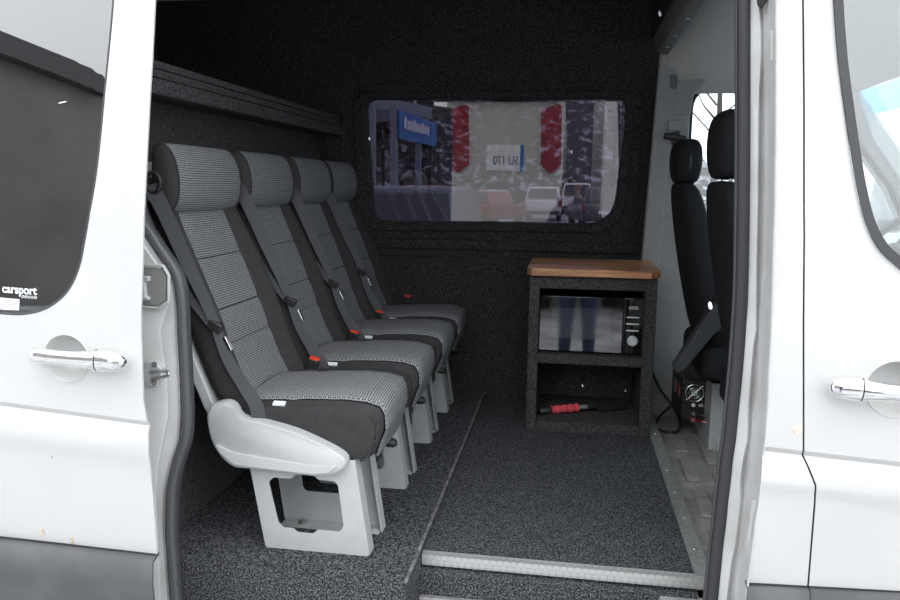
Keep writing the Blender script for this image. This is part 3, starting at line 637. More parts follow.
# ---- cab seats (facing forward, seen from behind)
def cab_seat(name, label, px_dx, Y0, Y1, X, zoff=0.0, hx=0.0, hz=1.7, hs=1.0):
    t = thing(name, label, 'seat', (X+0.25, (Y0+Y1)/2, 0.615))
    yc = (Y0+Y1)/2; hw = (Y1-Y0)/2
    # backrest loft: back line leaning rearward with height
    st_ = [(1.00, 0.13, 0.90, 0.12), (1.10, 0.10, 1.0, 0.13), (1.25, 0.065, 1.0, 0.125), (1.40, 0.035, 0.96, 0.115), (1.55, 0.01, 0.86, 0.10), (1.63, 0.0, 0.72, 0.085), (1.655, 0.005, 0.55, 0.05)]
    rings = []
    for z, dx, k, th in st_:
        r_ = []
        for j in range(20):
            a_ = 2*PI*j/20; c_, s_ = math.cos(a_), math.sin(a_)
            sx = math.copysign(abs(c_)**0.55, c_); sy = math.copysign(abs(s_)**0.55, s_)
            r_.append((X + dx + th*0.5 + sx*th*0.5, yc + sy*hw*k, z+zoff))
        rings.append(r_)
    MB().loft(rings).build('backrest', M['seat_black'], t, smooth=60, sub=1)
    # piping line on back
    hr = []
    for z, k, th in [(0.0, 0.62, 0.06), (0.02, 0.86, 0.085), (0.08, 1.0, 0.10), (0.15, 0.98, 0.10), (0.19, 0.84, 0.08), (0.205, 0.5, 0.04)]:
        r_ = []
        for j in range(20):
            a_ = 2*PI*j/20; c_, s_ = math.cos(a_), math.sin(a_)
            r_.append((X + hx + 0.045 + math.copysign(abs(c_)**0.6, c_)*th*0.55, yc + math.copysign(abs(s_)**0.6, s_)*0.13*k, hz + z))
        hr.append([(p[0], p[1], hz + (p[2]-hz)*hs) for p in r_])
    h = MB().loft(hr).build('headrest', M['seat_black'], t, smooth=60, sub=1)
    MB().tube([(X+hx+0.045+0.05*math.cos(2*PI*k/24)*0 - 0.0, yc + 0.128*math.cos(2*PI*k/24), hz + hs*(0.10 + 0.095*math.sin(2*PI*k/24))) for k in range(24)], 0.004, 6, closed=True).build('piping', M['dk_plastic'], h)
    for s in (-1, 1): MB().tube([(X+hx+0.045, yc + s*0.06, 1.60+zoff), (X+hx+0.045, yc + s*0.06, hz+0.03)], 0.006, 8).build('post', M['chrome'], t)
    MB().box(X+0.10, X+0.62, Y0+0.01, Y1-0.01, 0.94+zoff*0, 1.08).build('cushion', M['seat_black'], t, bevel=0.04, seg=4)
    return t
ds = cab_seat('driver_seat', 'black cab seat beside the far bright window, with smaller looking headrest', 0, 2.80, 3.27, 0.395, 0.02, -0.005, 1.665, 0.84)
ps = cab_seat('front_passenger_seat', 'black cab seat partly hidden behind the doorway pillar, nearer to the door', 0, 2.13, 2.60, 0.418, 0.02, -0.003, 1.675, 1.0)
# seat boxes
def seat_box(t, X0, X1, Y0, Y1, z1):
    hole = [(X0+0.20+0.095*math.cos(2*PI*k/24), 0.77+0.085*math.sin(2*PI*k/24)) for k in range(24)]
    b = plate('seat_box', rpoly([(X0, 0.615), (X1, 0.615), (X1, z1), (X0, z1)], 0.012), [hole], Y0, 0.004, M['galv'], t, smooth=30)
    MB().box(X0, X1, Y0+0.004, Y1, z1-0.004, z1).build('lid', M['dk_plastic'], b, smooth=0)
    MB().box(X0, X0+0.004, Y0+0.004, Y1, 0.615, z1-0.004).build('side', M['galv'], b, smooth=0)
    MB().box(X1-0.004, X1, Y0+0.004, Y1, 0.615, z1-0.004).build('side', M['galv'], b, smooth=0)
    MB().box(X0+0.03, X0+0.10, Y0-0.012, Y0, 0.620, 0.68).build('bracket', M['galv'], b, bevel=0.004)
    MB().box(X0+0.02, X1-0.02, Y0+0.03, Y1-0.01, z1, 0.955).build('seat_rail', M['dk_plastic'], t, bevel=0.006)
seat_box(ds, 0.58, 1.02, 2.99, 3.42, 0.895)
seat_box(ps, 0.60, 1.02, 2.12, 2.60, 0.895)
arm = [xz(x, y, 2.76) for x, y in [(672, 366), (676, 372), (684, 368), (712, 334), (732, 318), (734, 288), (724, 292), (712, 306), (694, 332)]]
MB().prism(rpoly(arm, 0.012, 3), 2.735, 2.79, 'y').build('armrest', M['dk_plastic'], ds, bevel=0.006, smooth=40)

# ---- inverter behind the driver seat box, and its cable
iv = thing('power_inverter', 'black power inverter with round fan and red terminal behind the seat box', 'inverter', (0.54, 3.25, 0.66))
q0 = at(683, 380, 3.12); q1 = at(706, 421, 3.12)
X0, X1, Z0, Z1 = q0.x, q1.x-0.008, q1.z, q0.z
bd = MB().box(X0, X1, 3.12, 3.42, Z0, Z1).build('body', M['black_plastic'], iv, bevel=0.003)
for k in range(5): MB().box(X0 + 0.008 + k*(X1-X0-0.02)/5, X0 + 0.014 + k*(X1-X0-0.02)/5, 3.13, 3.41, Z1, Z1+0.006).build('cooling_fin', M['black_plastic'], iv, smooth=0)
MB().box(X0-0.0015, X0, 3.18, 3.30, Z0+0.08, Z0+0.13).build('warning_label', mat('label_red', (0.28, 0.09, 0.06), 0.6), bd, smooth=0)
MB().box(X0-0.0018, X0, 3.31, 3.36, Z0+0.06, Z0+0.12).build('rating_label', M['display'], bd, smooth=0)
fc = Vector(((X0+X1)/2 + 0.002, 3.12, Z1-0.052)); fr = 0.036
fn = MB(); fn.tube([fc + Vector((fr*math.cos(2*PI*k/24), -0.004, fr*math.sin(2*PI*k/24))) for k in range(24)], 0.0025, 6, closed=True)
fg = fn.build('fan_guard', M['steel'], iv)
MB().tube([fc + Vector((0.022*math.cos(2*PI*k/24), -0.004, 0.022*math.sin(2*PI*k/24))) for k in range(24)], 0.0015, 6, closed=True).build('guard_ring', M['steel'], fg)
for an in range(4): MB().tube([fc + Vector((0, -0.003, 0)), fc + Vector((1.25*fr*math.cos(an*PI/2+PI/4), -0.003, 1.25*fr*math.sin(an*PI/2+PI/4)))], 0.0018, 6).build('guard_spoke', M['steel'], fg)
MB().lathe(fc, (0, -1, 0), [(0.014, 0), (0.014, 0.004), (0, 0.005)], 16).build('fan_hub', mat('fan_label', (0.35, 0.5, 0.48), 0.5), fg)
for k in range(7):
    a_ = 2*PI*k/7; e1 = fc + Vector((0.013*math.cos(a_), -0.001, 0.013*math.sin(a_))); e2 = fc + Vector((0.032*math.cos(a_+0.35), -0.001, 0.032*math.sin(a_+0.35))); e3 = fc + Vector((0.032*math.cos(a_+0.75), -0.0025, 0.032*math.sin(a_+0.75)))
    MB().add([e1, e2, e3], [(0, 1, 2)]).build('fan_blade', M['dk_plastic'], fg, smooth=0)
MB().lathe((fc.x-0.002, 3.12, fc.z-0.052), (0, -1, 0), [(0.008, 0), (0.008, 0.004), (0, 0.005)], 14).build('switch', M['white'], iv)
MB().box(fc.x+0.018, fc.x+0.036, 3.113, 3.121, fc.z-0.055, fc.z-0.045).build('socket', M['lt_plastic'], iv, smooth=0)
for col, dz in (('dk_plastic', -0.082), ('red', -0.108)):
    tb = MB().box(fc.x-0.014, fc.x+0.010, 3.095, 3.122, fc.z+dz-0.010, fc.z+dz+0.010).build('terminal', M['dk_plastic'] if col == 'dk_plastic' else mat('red_terminal', (0.26, 0.05, 0.035), 0.5), iv, bevel=0.003)
    MB().lathe((fc.x-0.003, 3.095, fc.z+dz), (0, -1, 0), [(0.007, 0), (0.007, 0.006), (0, 0.007)], 8).build('nut', M['steel'], tb)
    MB().tube(smooth_path([(fc.x+0.004, 3.09, fc.z+dz), (fc.x+0.03, 3.07, fc.z+dz+0.002), (fc.x+0.062, 3.06, fc.z+dz-0.002)], 4), 0.0035, 8).build('lead', M['tail_red'] if col == 'red' else M['dk_plastic'], tb)
pts = [at(657, 355, 3.40), at(662, 385, 3.40), at(672, 408, 3.36), at(683, 420, 3.25)]
cpath = [Vector((0.368, 3.42, 0.96)), Vector((0.385, 3.41, 0.86)), Vector((0.43, 3.38, 0.76)), Vector((0.49, 3.30, 0.69)), Vector((0.505, 3.24, 0.645)), Vector((0.49, 3.20, 0.625)), Vector((0.45, 3.18, 0.622)), Vector((0.405, 3.24, 0.625)), Vector((0.43, 3.32, 0.65)), Vector((0.48, 3.36, 0.69)), Vector((X0-0.004, 3.34, Z0+0.05))]
o = MB().tube(smooth_path(cpath, 6), 0.0055, 8).build('power_cable', M['black_plastic']); tag(o, 'thin black cable looping over the metal floor between cabinet and inverter', 'cable')

# ================================================================== THE VAN'S OUTSIDE
van = thing('van', 'silver white van with its side door slid open', 'van', (0, 2.5, 0))
def body_y(t):
    """how far the side skin lies inside its outermost line, t metres above the swage line"""
    pts = [(-1.2, 0.05), (-0.34, 0.020), (-0.30, 0.012), (-0.075, -0.004), (-0.062, -0.008), (-0.02, -0.004), (-0.006, 0.004), (0.0, 0.010), (0.012, 0.002), (0.25, 0.004), (0.45, 0.018), (0.7, 0.050), (1.0, 0.095), (2.0, 0.27)]
    for (a, ya), (b, yb) in zip(pts, pts[1:]):
        if t <= b: return ya + (yb-ya)*(t-a)/(b-a)
    return pts[-1][1]
def skin(name, outer, holes, y, swage, m, parent, depth=0.005):
    (xa, za), (xb, zb) = swage; sl = (zb-za)/(xb-xa)
    bm = fill_bm(outer, holes, depth)
    for tt in (-0.36, -0.30, -0.2, -0.12, -0.075, -0.062, -0.02, -0.006, 0.0, 0.012, 0.06, 0.14, 0.25, 0.35, 0.45, 0.58, 0.7, 0.85, 1.0):
        nrm = Vector((-sl, 0, 1)).normalized()
        bmesh.ops.bisect_plane(bm, geom=bm.verts[:] + bm.edges[:] + bm.faces[:], plane_co=Vector((xa, 0, za+tt)), plane_no=nrm)
    for v in bm.verts:
        t_ = v.co.z - (za + sl*(v.co.x-xa)); v.co.y += y + body_y(t_)
    bmesh.ops.recalc_face_normals(bm, faces=bm.faces)
    me = bpy.data.meshes.new(name); bm.to_mesh(me); bm.free()
    return link_mesh(name, me, m, parent, smooth=25)
DY, BY = 1.45, 1.56            # open sliding door skin, body skin
swl_ = (xz(0, 407, DY), xz(147, 427, DY)); swr = (xz(763, 452, BY), xz(900, 468, BY)); swb = (xz(-20, 400, BY), xz(870, 463, BY))
def on_skin(x, y, Y, sw):
    """where the line of sight meets the curved side skin"""
    (xa, za), (xb, zb) = sw; sl = (zb-za)/(xb-xa); q = Y
    for _ in range(8):
        p = at(x, y, q); q = Y + body_y(p.z - (za + sl*(p.x-xa)))
    return (p.x, p.z)
def SD(x, y): return on_skin(x, y, DY, swl_)
def SF(x, y): return on_skin(x, y, BY, swr)
# ---- sliding door
edge_px = [(155, -90), (155, 0), (152, 60), (147, 150), (143, 250), (141, 330), (143, 400), (148, 440), (153, 500), (157, 555)]
WPX = [(114, -40), (113.5, 0), (106, 80), (98, 160), (91, 205), (84, 245), (79, 268), (70, 288), (57, 302), (40, 311), (20, 314.5), (0, 313.5), (-60, 310), (-125, 305)]
def grown(px, d): return [SD(x + d, y + (d if y > 240 else 0)) for x, y in px]
def wloop(d): return [tuple(p)[0::2] for p in smooth_path([(q[0], 0, q[1]) for q in grown(WPX, d)], 4)] + [SD(-135, 290), SD(-135, -40), SD(-120, -62), SD(105, -62)]
dw = wloop(0)
b0, b1 = SD(-420, 489), SD(157, 555)
outer = [b0] + [SD(x, y) for x, y in reversed([])] + [b1] + [SD(x, y) for x, y in reversed(edge_px[:-1])] + [(b0[0], 2.40)]
sd = skin('sliding_door', outer, [dw], DY, swl_, M['paint'], van)
wpane = fill_bm(wloop(2), [], 0.004)
def warp(bm, y, swage):
    (xa, za), (xb, zb) = swage; sl = (zb-za)/(xb-xa)
    for tt in (0.25, 0.35, 0.45, 0.58, 0.7, 0.85):
        bmesh.ops.bisect_plane(bm, geom=bm.verts[:] + bm.edges[:] + bm.faces[:], plane_co=Vector((xa, 0, za+tt)), plane_no=Vector((-sl, 0, 1)).normalized())
    for v in bm.verts: v.co.y += y + body_y(v.co.z - (za + sl*(v.co.x-xa)))
def bm_obj(bm, name, m, parent, **k):
    bmesh.ops.recalc_face_normals(bm, faces=bm.faces); me = bpy.data.meshes.new(name); bm.to_mesh(me); bm.free(); return link_mesh(name, me, m, parent, **k)
warp(wpane, DY+0.004, swl_); bm_obj(wpane, 'window_pane', M['door_tint'], sd, smooth=30)
def edge_tube(name, pts, y, swage, r, m, parent):
    (xa, za), (xb, zb) = swage; sl = (zb-za)/(xb-xa)
    return MB().tube([(p[0], y + body_y(p[1] - (za + sl*(p[0]-xa))), p[1]) for p in pts], r, 6, closed=True).build(name, m, parent)
edge_tube('window_seal', dw, DY+0.003, swl_, 0.004, M['rubber'], sd)
fr_in = rpoly([SD(x, y) for x, y in [(-130, 20), (60, 4), (96, 3), (97, 30), (88, 95), (80, 155), (73, 205), (66, 243), (54, 282), (25, 300), (-130, 292)]], [0.05, 0, 0.05, 0, 0, 0, 0, 0, 0.08, 0.08, 0.05])
edge_tube('window_border', fr_in, DY+0.012, swl_, 0.0022, M['frit'], sd)
# cladding on the door
cl = MB(); cl.loft([[(b0[0], DY+0.022, b0[1]), (b1[0], DY+0.022, b1[1])], [(b0[0], DY-0.006, b0[1]-0.008), (b1[0], DY-0.006, b1[1]-0.008)], [(b0[0], DY-0.012, b0[1]-0.10), (b1[0], DY-0.012, b1[1]-0.06)], [(b0[0], DY+0.004, 0.42), (b1[0]+0.012, DY+0.004, 0.42)], [(b0[0], DY+0.05, 0.30), (b1[0]+0.012, DY+0.05, 0.30)]], closed=False)
cl.build('cladding', M['clad'], sd, smooth=20, solid=0.008)
# dark gap just above the cladding
MB().tube([(b0[0], DY+0.012, b0[1]), (b1[0], DY+0.012, b1[1])], 0.0035, 6).build('joint_line', M['gap'], sd)

def door_handle(parent, xa, ya, xb, yb, Y, cup, flip=False, cut=0.72):
    """pull handle with a round finger cup behind it; pixel ends, thick end at xb"""
    A = at(xa, ya, Y-0.028); B = at(xb, yb, Y-0.028); d = (B-A); L_ = d.length
    sec = []
    n = 22
    def ring(k, rx, rz, off):
        c = A + d*k + Vector((0, off, 0)); up_ = Vector((-d.z, 0, d.x)).normalized()
        return [c + up_*rz*math.cos(2*PI*j/14) + Vector((0, 1, 0))*rx*math.sin(2*PI*j/14) for j in range(14)]
    prof_ = [(0.0, 0.001, 0.001, 0.012), (0.006, 0.006, 0.007, 0.010), (0.02, 0.010, 0.012, 0.007), (0.05, 0.013, 0.0165, 0.004), (0.12, 0.013, 0.0165, 0.0), (0.3, 0.013, 0.0165, -0.004), (0.5, 0.013, 0.0172, -0.005), (0.66, 0.014, 0.020, -0.004), (0.72, 0.016, 0.0235, 0.0)]
    r1 = [ring(*p) for p in prof_ if p[0] <= 0.72]
    r2 = [ring(*p) for p in [(0.732, 0.016, 0.0235, 0.0), (0.80, 0.016, 0.0240, 0.0), (0.90, 0.0155, 0.0215, 0.001), (0.955, 0.0135, 0.0165, 0.002), (0.985, 0.009, 0.0105, 0.004), (0.997, 0.004, 0.0045, 0.006), (1.0, 0.0008, 0.001, 0.007)]]
    h = MB().loft(r1).build('door_handle', M['chrome'], parent, smooth=60)
    MB().loft(r2).build('lock_cover', M['chrome'], parent, smooth=60)
    MB().loft([ring(0.718, 0.0155, 0.023, 0.001), ring(0.734, 0.0155, 0.023, 0.001)]).build('handle_gap', M['gap'], parent)
    return h
zc = SD(69, 358)
def skin_y(y, p, swage): (xa, za), (xb, zb) = swage; sl = (zb-za)/(xb-xa); return y + body_y(p[1] - (za + sl*(p[0]-xa)))
hy_ = skin_y(DY, zc, swl_)
door_handle(sd, 27, 354.5, 125, 362.5, hy_-0.004, None)
# sticker lettering
d0 = SD(2, 293); d1 = SD(40, 296); xd = Vector((d1[0]-d0[0], 0, d1[1]-d0[1])).normalized()
ylt = skin_y(DY, SD(20, 292), swl_) + 0.0015
text_mesh('sticker', 'carsport', 0.0265, M['white'], sd, (d0[0]-0.001, ylt, d0[1]+0.0015), xd, bold=0.0005, xs=0.92)
e0 = SD(20.5, 298.6)
text_mesh('sticker', 'DESIGN', 0.0085, M['white'], sd, (e0[0], ylt, e0[1]+0.0015), xd, shear=0.3, xs=1.05, space=1.25)
e1 = SD(-4, 293); MB().box(e1[0]-0.012, e1[0]+0.004, ylt-0.0004, ylt, e1[1]-0.002, e1[1]+0.014).build('sticker', M['white'], sd, smooth=0)
l0 = SD(-10, 309); l1 = SD(18.5, 298)
stk = MB().prism([SD(-10, 297), SD(18.5, 299.5), SD(18, 310.5), SD(-10, 309)], ylt-0.0002, ylt+0.0004, 'y').build('sticker', M['white_tag'], sd, smooth=0)
sq = MB()
for k in range(9):
    p0 = SD(0.5 + 1.7*k, 305.0 + (k % 3)*0.6); p1 = SD(1.6 + 1.7*k, 302.8 + (k % 2)*1.0)
    sq.tube([(p0[0], ylt-0.0006, p0[1]), (p1[0], ylt-0.0006, p1[1])], 0.0005, 4)
sq.build('sticker_writing', M['ink'], sd, smooth=0)
# rust runs on the door bottom
for (xx, yy, rr) in ((42, 532, 0.010), (72, 540, 0.007), (52, 457, 0.003)):
    c_ = SD(xx, yy); yk = skin_y(DY, c_, swl_)
    pp = [(c_[0] + rr*(0.5+0.15*random.random())*math.cos(2*PI*k/22), c_[1] + rr*1.3*(0.8+0.3*random.random())*math.sin(2*PI*k/22)) for k in range(22)]
    MB().prism(pp, yk-0.0008, yk+0.001, 'y').build('rust_spot', M['rust'], sd, smooth=0)

# ---- rear side panel of the body behind the sliding door, with the door jamb
ylev = [-120, 0, 100, 205, 240, 268, 285, 305, 330, 380, 415, 440, 465, 490, 530, 560, 600, 660]
l2 = [118, 122, 126, 133, 149, 168, 174, 176.5, 177.5, 180, 181, 179, 171, 166, 165, 167, 170, 176]
l1 = [104, 108, 112, 123, 141, 160, 168, 168, 160, 167, 168, 163, 158, 156, 157, 159, 161, 165]
c0 = [[at(a-70, y, BY) for a, y in zip(l1, ylev)], [at(a-32, y, BY+0.024) for a, y in zip(l1, ylev)], [at(a-2, y, BY+0.034) for a, y in zip(l1, ylev)], [at(a, y, BY+0.037) for a, y in zip(l1, ylev)], [at(a+1.5, y, BY+0.058) for a, y in zip(l1, ylev)], [at(b-2, y, BY+0.092) for b, y in zip(l2, ylev)], [at(b-0.5, y, BY+0.086) for b, y in zip(l2, ylev)], [at(b+1, y, BY+0.098) for b, y in zip(l2, ylev)], [at(b+2, y, BY+0.14) for b, y in zip(l2, ylev)]]
dj = MB().loft(c0, closed=False).build('rear_door_jamb', M['paint_jamb'], van, smooth=35, solid=0.002)
sp_ = smooth_path([at(b+5.5, y, BY+0.092) for b, y in zip(l2, ylev)], 4)
MB().tube(sp_, 0.0125, 10).build('door_seal', M['rubber_grey'], van, smooth=70)
MB().tube(smooth_path([at(b+10.5, y, BY+0.112) for b, y in zip(l2, ylev)], 4), 0.008, 8).build('door_seal', M['rubber'], van, smooth=70)
rearp = [(-2.3, 0.45), (xz(100, 650, BY)[0], 0.45), (at(l1[8]-72, 330, BY).x, 1.0), (at(l1[3]-72, 205, BY).x, 1.6), (at(l1[0]-72, -120, BY).x, 2.40), (-2.3, 2.40)]
skin('rear_side_panel', rearp, [], BY, swb, M['paint'], van)
# latch pocket and striker on the jamb
pk = rpoly([at(139, 268, 1.59).xz, at(163, 268, 1.59).xz, at(168, 276, 1.59).xz, at(168, 299, 1.59).xz, at(160, 305, 1.59).xz, at(139, 303, 1.59).xz], 0.008, 3)
pko = rpoly([at(138, 265, 1.588).xz, at(164, 265, 1.588).xz, at(170, 275, 1.588).xz, at(170, 301, 1.588).xz, at(161, 308, 1.588).xz, at(138, 306, 1.588).xz], 0.008, 3)
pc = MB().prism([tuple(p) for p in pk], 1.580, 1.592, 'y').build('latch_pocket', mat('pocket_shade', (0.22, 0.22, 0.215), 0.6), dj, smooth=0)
MB().tube([(p[0], 1.582, p[1]) for p in pko], 0.004, 6, closed=True).build('pocket_rim', M['paint_jamb'], dj)
c_ = at(147, 284, 1.578); MB().prism([tuple(at(x, y, 1.578).xz) for x, y in [(138, 276), (150, 276), (150, 281), (146, 282), (147, 296), (150, 297), (150, 300), (138, 300)]], 1.570, 1.584, 'y').build('catch', M['galv'], dj, bevel=0.002)
oc = [at(155+11*math.cos(PI/8+k*PI/4), 373+13*math.sin(PI/8+k*PI/4), 1.592).xz for k in range(8)]
sk = MB().prism([tuple(p) for p in oc], 1.576, 1.598, 'y').build('striker_plate', M['galv'], dj, bevel=0.002)
for yy in (364, 382):
    c_ = at(155, yy, 1.576); MB().lathe(c_, (0, -1, 0), [(0.006, 0), (0.006, 0.004), (0.003, 0.005), (0.003, 0.002), (0, 0.002)], 12).build('screw', M['steel'], dj)
a_, b_ = at(150, 372, 1.58), at(166, 371, 1.545); c_ = at(167, 376, 1.545); d_ = at(151, 379, 1.58)
MB().tube(smooth_path([a_, b_, c_, d_], 5), 0.0038, 8).build('striker_loop', M['steel'], dj)

# ---- front side of the doorway: seal, jamb and pillar skin
yR = [-120, 0, 30, 60, 90, 120, 200, 265, 300, 330, 345, 370, 400, 440, 460, 480, 500, 525, 545, 560, 590, 620, 660]
sl_ = [738, 737.5, 737.5, 737.5, 737.5, 737.5, 737, 736, 735, 733, 732, 730, 727, 723, 720, 718, 715.5, 713, 710.5, 709, 706, 703, 699]
pe_ = [777, 776, 776, 776, 776, 776, 775, 773, 772, 771, 770.5, 769, 768, 765, 762.5, 761, 759, 755, 752.5, 751, 747, 744, 741]
bulge = [0, 0, 0.9, 0.9, 0.2, 0, 0, 0, 0.3, 0.9, 0.2, 0.0, 0.0, 0.8, 0.2, 0, 0.8, 0.9, 0.9, 0.2, 0, 0, 0]
cols = []
def lerp(a, b, t): return a + (b-a)*t
cols.append([at(s+2, y, BY+0.15) for s, y in zip(sl_, yR)])
cols.append([at(s+12, y, BY+0.098) for s, y in zip(sl_, yR)])
cols.append([at(s+13.5, y, BY+0.088) for s, y in zip(sl_, yR)])
cols.append([at(lerp(s+13, p, 0.30 + 0.10*b), y, BY+0.078) for s, p, y, b in zip(sl_, pe_, yR, bulge)])
cols.append([at(lerp(s+13, p, 0.40 + 0.12*b), y, BY+0.094 - 0.012*b) for s, p, y, b in zip(sl_, pe_, yR, bulge)])
cols.append([at(lerp(s+13, p, 0.62 + 0.10*b), y, BY+0.080 - 0.028*b) for s, p, y, b in zip(sl_, pe_, yR, bulge)])
cols.append([at(lerp(s+13, p, 0.80), y, BY+0.050 - 0.02*b) for s, p, y, b in zip(sl_, pe_, yR, bulge)])
cols.append([at(p-2.5, y, BY+0.030) for p, y in zip(pe_, yR)])
cols.append([at(p-0.5, y, BY+0.006) for p, y in zip(pe_, yR)])
cols.append([at(p+1, y, BY+0.002) for p, y in zip(pe_, yR)])
fj = MB().loft(cols, closed=False).build('front_door_jamb', M['paint_jamb'], van, smooth=45, solid=0.002)
MB().tube(smooth_path([at(s+6.5, y, BY+0.095) for s, y in zip(sl_, yR)], 3), 0.0135, 10).build('door_seal', M['rubber'], van, smooth=70)
MB().tube(smooth_path([at(s+1.5, y, BY+0.118) for s, y in zip(sl_, yR)], 3), 0.009, 8).build('door_seal', M['rubber_grey'], van, smooth=70)
MB().prism([tuple(at(x, y, BY+0.07).xz) for x, y in [(756, -6), (767, -6), (766, 2), (761, 10), (757, 6)]], BY+0.058, BY+0.07, 'y').build('guide_bracket', M['black_plastic'], fj, bevel=0.003)
gap = [(803, -120), (803, 0), (804, 100), (804, 200), (803.5, 330), (802.5, 455), (815.5, 485), (815, 500), (808, 588)]
gz = 584
pil = [SF(p, y) for p, y in zip(pe_, yR) if y <= gz] + [SF(748, gz)] + [SF(x-1.0, min(y, 587)) for x, y in reversed(gap)]
pil = [(p[0], min(p[1], 2.40)) for p in pil]
fp_ = skin('door_pillar', pil, [], BY, swr, M['paint'], van)
c_ = SF(797.5, 429); pp = [(c_[0] + 0.017*(0.45+0.25*random.random())*math.cos(2*PI*k/11), c_[1] + 0.016*(0.7+0.4*random.random())*math.sin(2*PI*k/11)) for k in range(11)]
yk = skin_y(BY, c_, swr); MB().prism(pp, yk-0.0008, yk+0.001, 'y').build('rust_spot', mat('light_rust', (0.62, 0.55, 0.48), 0.8, noise=(90, (0.42, 0.25, 0.12), 0.5, 0.75)), fp_, smooth=0)
# ---- front door
FPX = [(832, -40), (833, 0), (837.5, 60), (844, 110), (851, 158), (857, 192), (865, 223), (877, 247), (893, 263), (912, 274), (985, 291), (1090, 300)]
def floop(d): return [tuple(p)[0::2] for p in smooth_path([(q[0], 0, q[1]) for q in [SF(x - d, y + (d if y > 200 else 0)) for x, y in FPX]], 4)] + [SF(1180, 120), SF(1125, -60), SF(850, -64)]
fwin = floop(0)
fd_out = [SF(x+1.0, min(y, 587)) for x, y in gap] + [SF(1350, 640), (SF(1350, 640)[0], 1.45), (1.62, 1.45), (1.25, 2.35)]
fd_out = [(p[0], min(p[1], 2.40)) for p in fd_out]
fd = skin('front_door', fd_out, [fwin], BY, swr, M['paint'], van)
bm = fill_bm(floop(2), [], 0.004)
warp(bm, BY+0.008, swr); bm_obj(bm, 'window_pane', M['clear'], fd, smooth=30)
(xa, za), (xb, zb) = swr; slr = (zb-za)/(xb-xa)
outer_seal = [(p[0], BY-0.002 + body_y(p[1]-(za+slr*(p[0]-xa))), p[1]) for p in fwin]
cen = Vector((sum(p[0] for p in fwin)/len(fwin), BY, sum(p[1] for p in fwin)/len(fwin)))
def off_in(i, d):
    a, p, b = (Vector(outer_seal[k % len(outer_seal)]) for k in (i-1, i, i+1)); t_ = (b-a); v = Vector((-t_.z, 0, t_.x)).normalized()
    if v.dot(cen - p) < 0: v = -v
    return (p.x + v.x*d, p.y, p.z + v.z*d)
in_seal = [off_in(i, 0.018) for i in range(len(outer_seal))]
sm = MB(); sm.loft([outer_seal + outer_seal[:1], [(p[0], p[1]-0.004, p[2]) for p in outer_seal + outer_seal[:1]], [(p[0], p[1]-0.001, p[2]) for p in in_seal + in_seal[:1]], [(p[0], p[1]+0.016, p[2]) for p in in_seal + in_seal[:1]]], closed=False)
sm.build('window_seal', M['rubber'], fd, smooth=40)
# dark gap lines of the front door
MB().tube(smooth_path([(lambda p: Vector((p[0], skin_y(BY, p, swr)+0.006, p[1])))(SF(x, y)) for x, y in gap], 1), 0.0042, 6).build('door_gap', M['gap'], van)
hf = skin_y(BY, SF(890, 390), swr)
A_ = (992, 398)
door_handle(fd, 948, 397, 829, 387, hf-0.004, None, cut=0.72)
# cladding, front
for nm, xa_, xb_, par in (('cladding', 746, 807.3, fp_), ('cladding', 809, 1350, fd)):
    y0 = 583.5 + (xa_-747)*0.055; y1 = 583.5 + (xb_-747)*0.055
    P0, P1 = SF(xa_, y0), SF(xb_, y1)
    cl = MB(); cl.loft([[(P0[0], BY+0.022, P0[1]), (P1[0], BY+0.022, P1[1])], [(P0[0], BY-0.004, P0[1]-0.006), (P1[0], BY-0.004, P1[1]-0.006)], [(P0[0]-0.004, BY-0.010, P0[1]-0.12), (P1[0], BY-0.010, P1[1]-0.12)], [(P0[0]-0.01, BY+0.02, 0.38), (P1[0], BY+0.02, 0.38)]], closed=False)
    cl.build(nm, M['clad'], par, smooth=20, solid=0.006)
    MB().tube([(P0[0], BY+0.01, P0[1]), (P1[0], BY+0.01, P1[1])], 0.003, 6).build('joint_line', M['gap'], par)

def cut_cup(obj, x, y, r, Y, swage, parent):
    """real recess: boolean the round hole out of the skin and set a bowl behind it"""
    c = on_skin(x, y, Y, swage); yk = skin_y(Y, c, swage)
    k_ = MB().lathe((c[0], yk-0.05, c[1]), (0, 1, 0), [(r, 0), (r, 0.2)], 48)
    me = bpy.data.meshes.new('tmp'); me.from_pydata(k_.v, [], k_.f); bmx = bmesh.new(); bmx.from_mesh(me); bmesh.ops.recalc_face_normals(bmx, faces=bmx.faces); bmx.to_mesh(me); bmx.free()
    ko = bpy.data.objects.new('tmp', me); C.objects.link(ko)
    bo = obj.modifiers.new('cut', 'BOOLEAN'); bo.operation = 'DIFFERENCE'; bo.object = ko; bo.solver = 'EXACT'
    bpy.context.view_layer.update()
    dg = bpy.context.evaluated_depsgraph_get(); nm = bpy.data.meshes.new_from_object(obj.evaluated_get(dg))
    obj.modifiers.remove(bo); bpy.data.objects.remove(ko)
    if len(nm.polygons) > 20: obj.data = nm
    bw = MB(); rings = []
    for rr, off in [(1.035, 0.0), (1.015, -0.0025), (0.99, 0.000), (0.95, 0.012), (0.86, 0.028), (0.66, 0.041), (0.36, 0.048), (0.02, 0.050)]:
        rings.append([(c[0] + r*rr*math.cos(2*PI*k/48), yk + off, c[1] + r*rr*math.sin(2*PI*k/48)) for k in range(48)])
    m_ = bw; m_.loft(rings, closed=True, caps=False)
    return m_.build('handle_recess', M['paint'], parent, smooth=80)
cut_cup(sd, 67, 358.5, 0.0525, DY, swl_, sd)
cut_cup(fd, 896, 389, 0.056, BY, swr, fd)

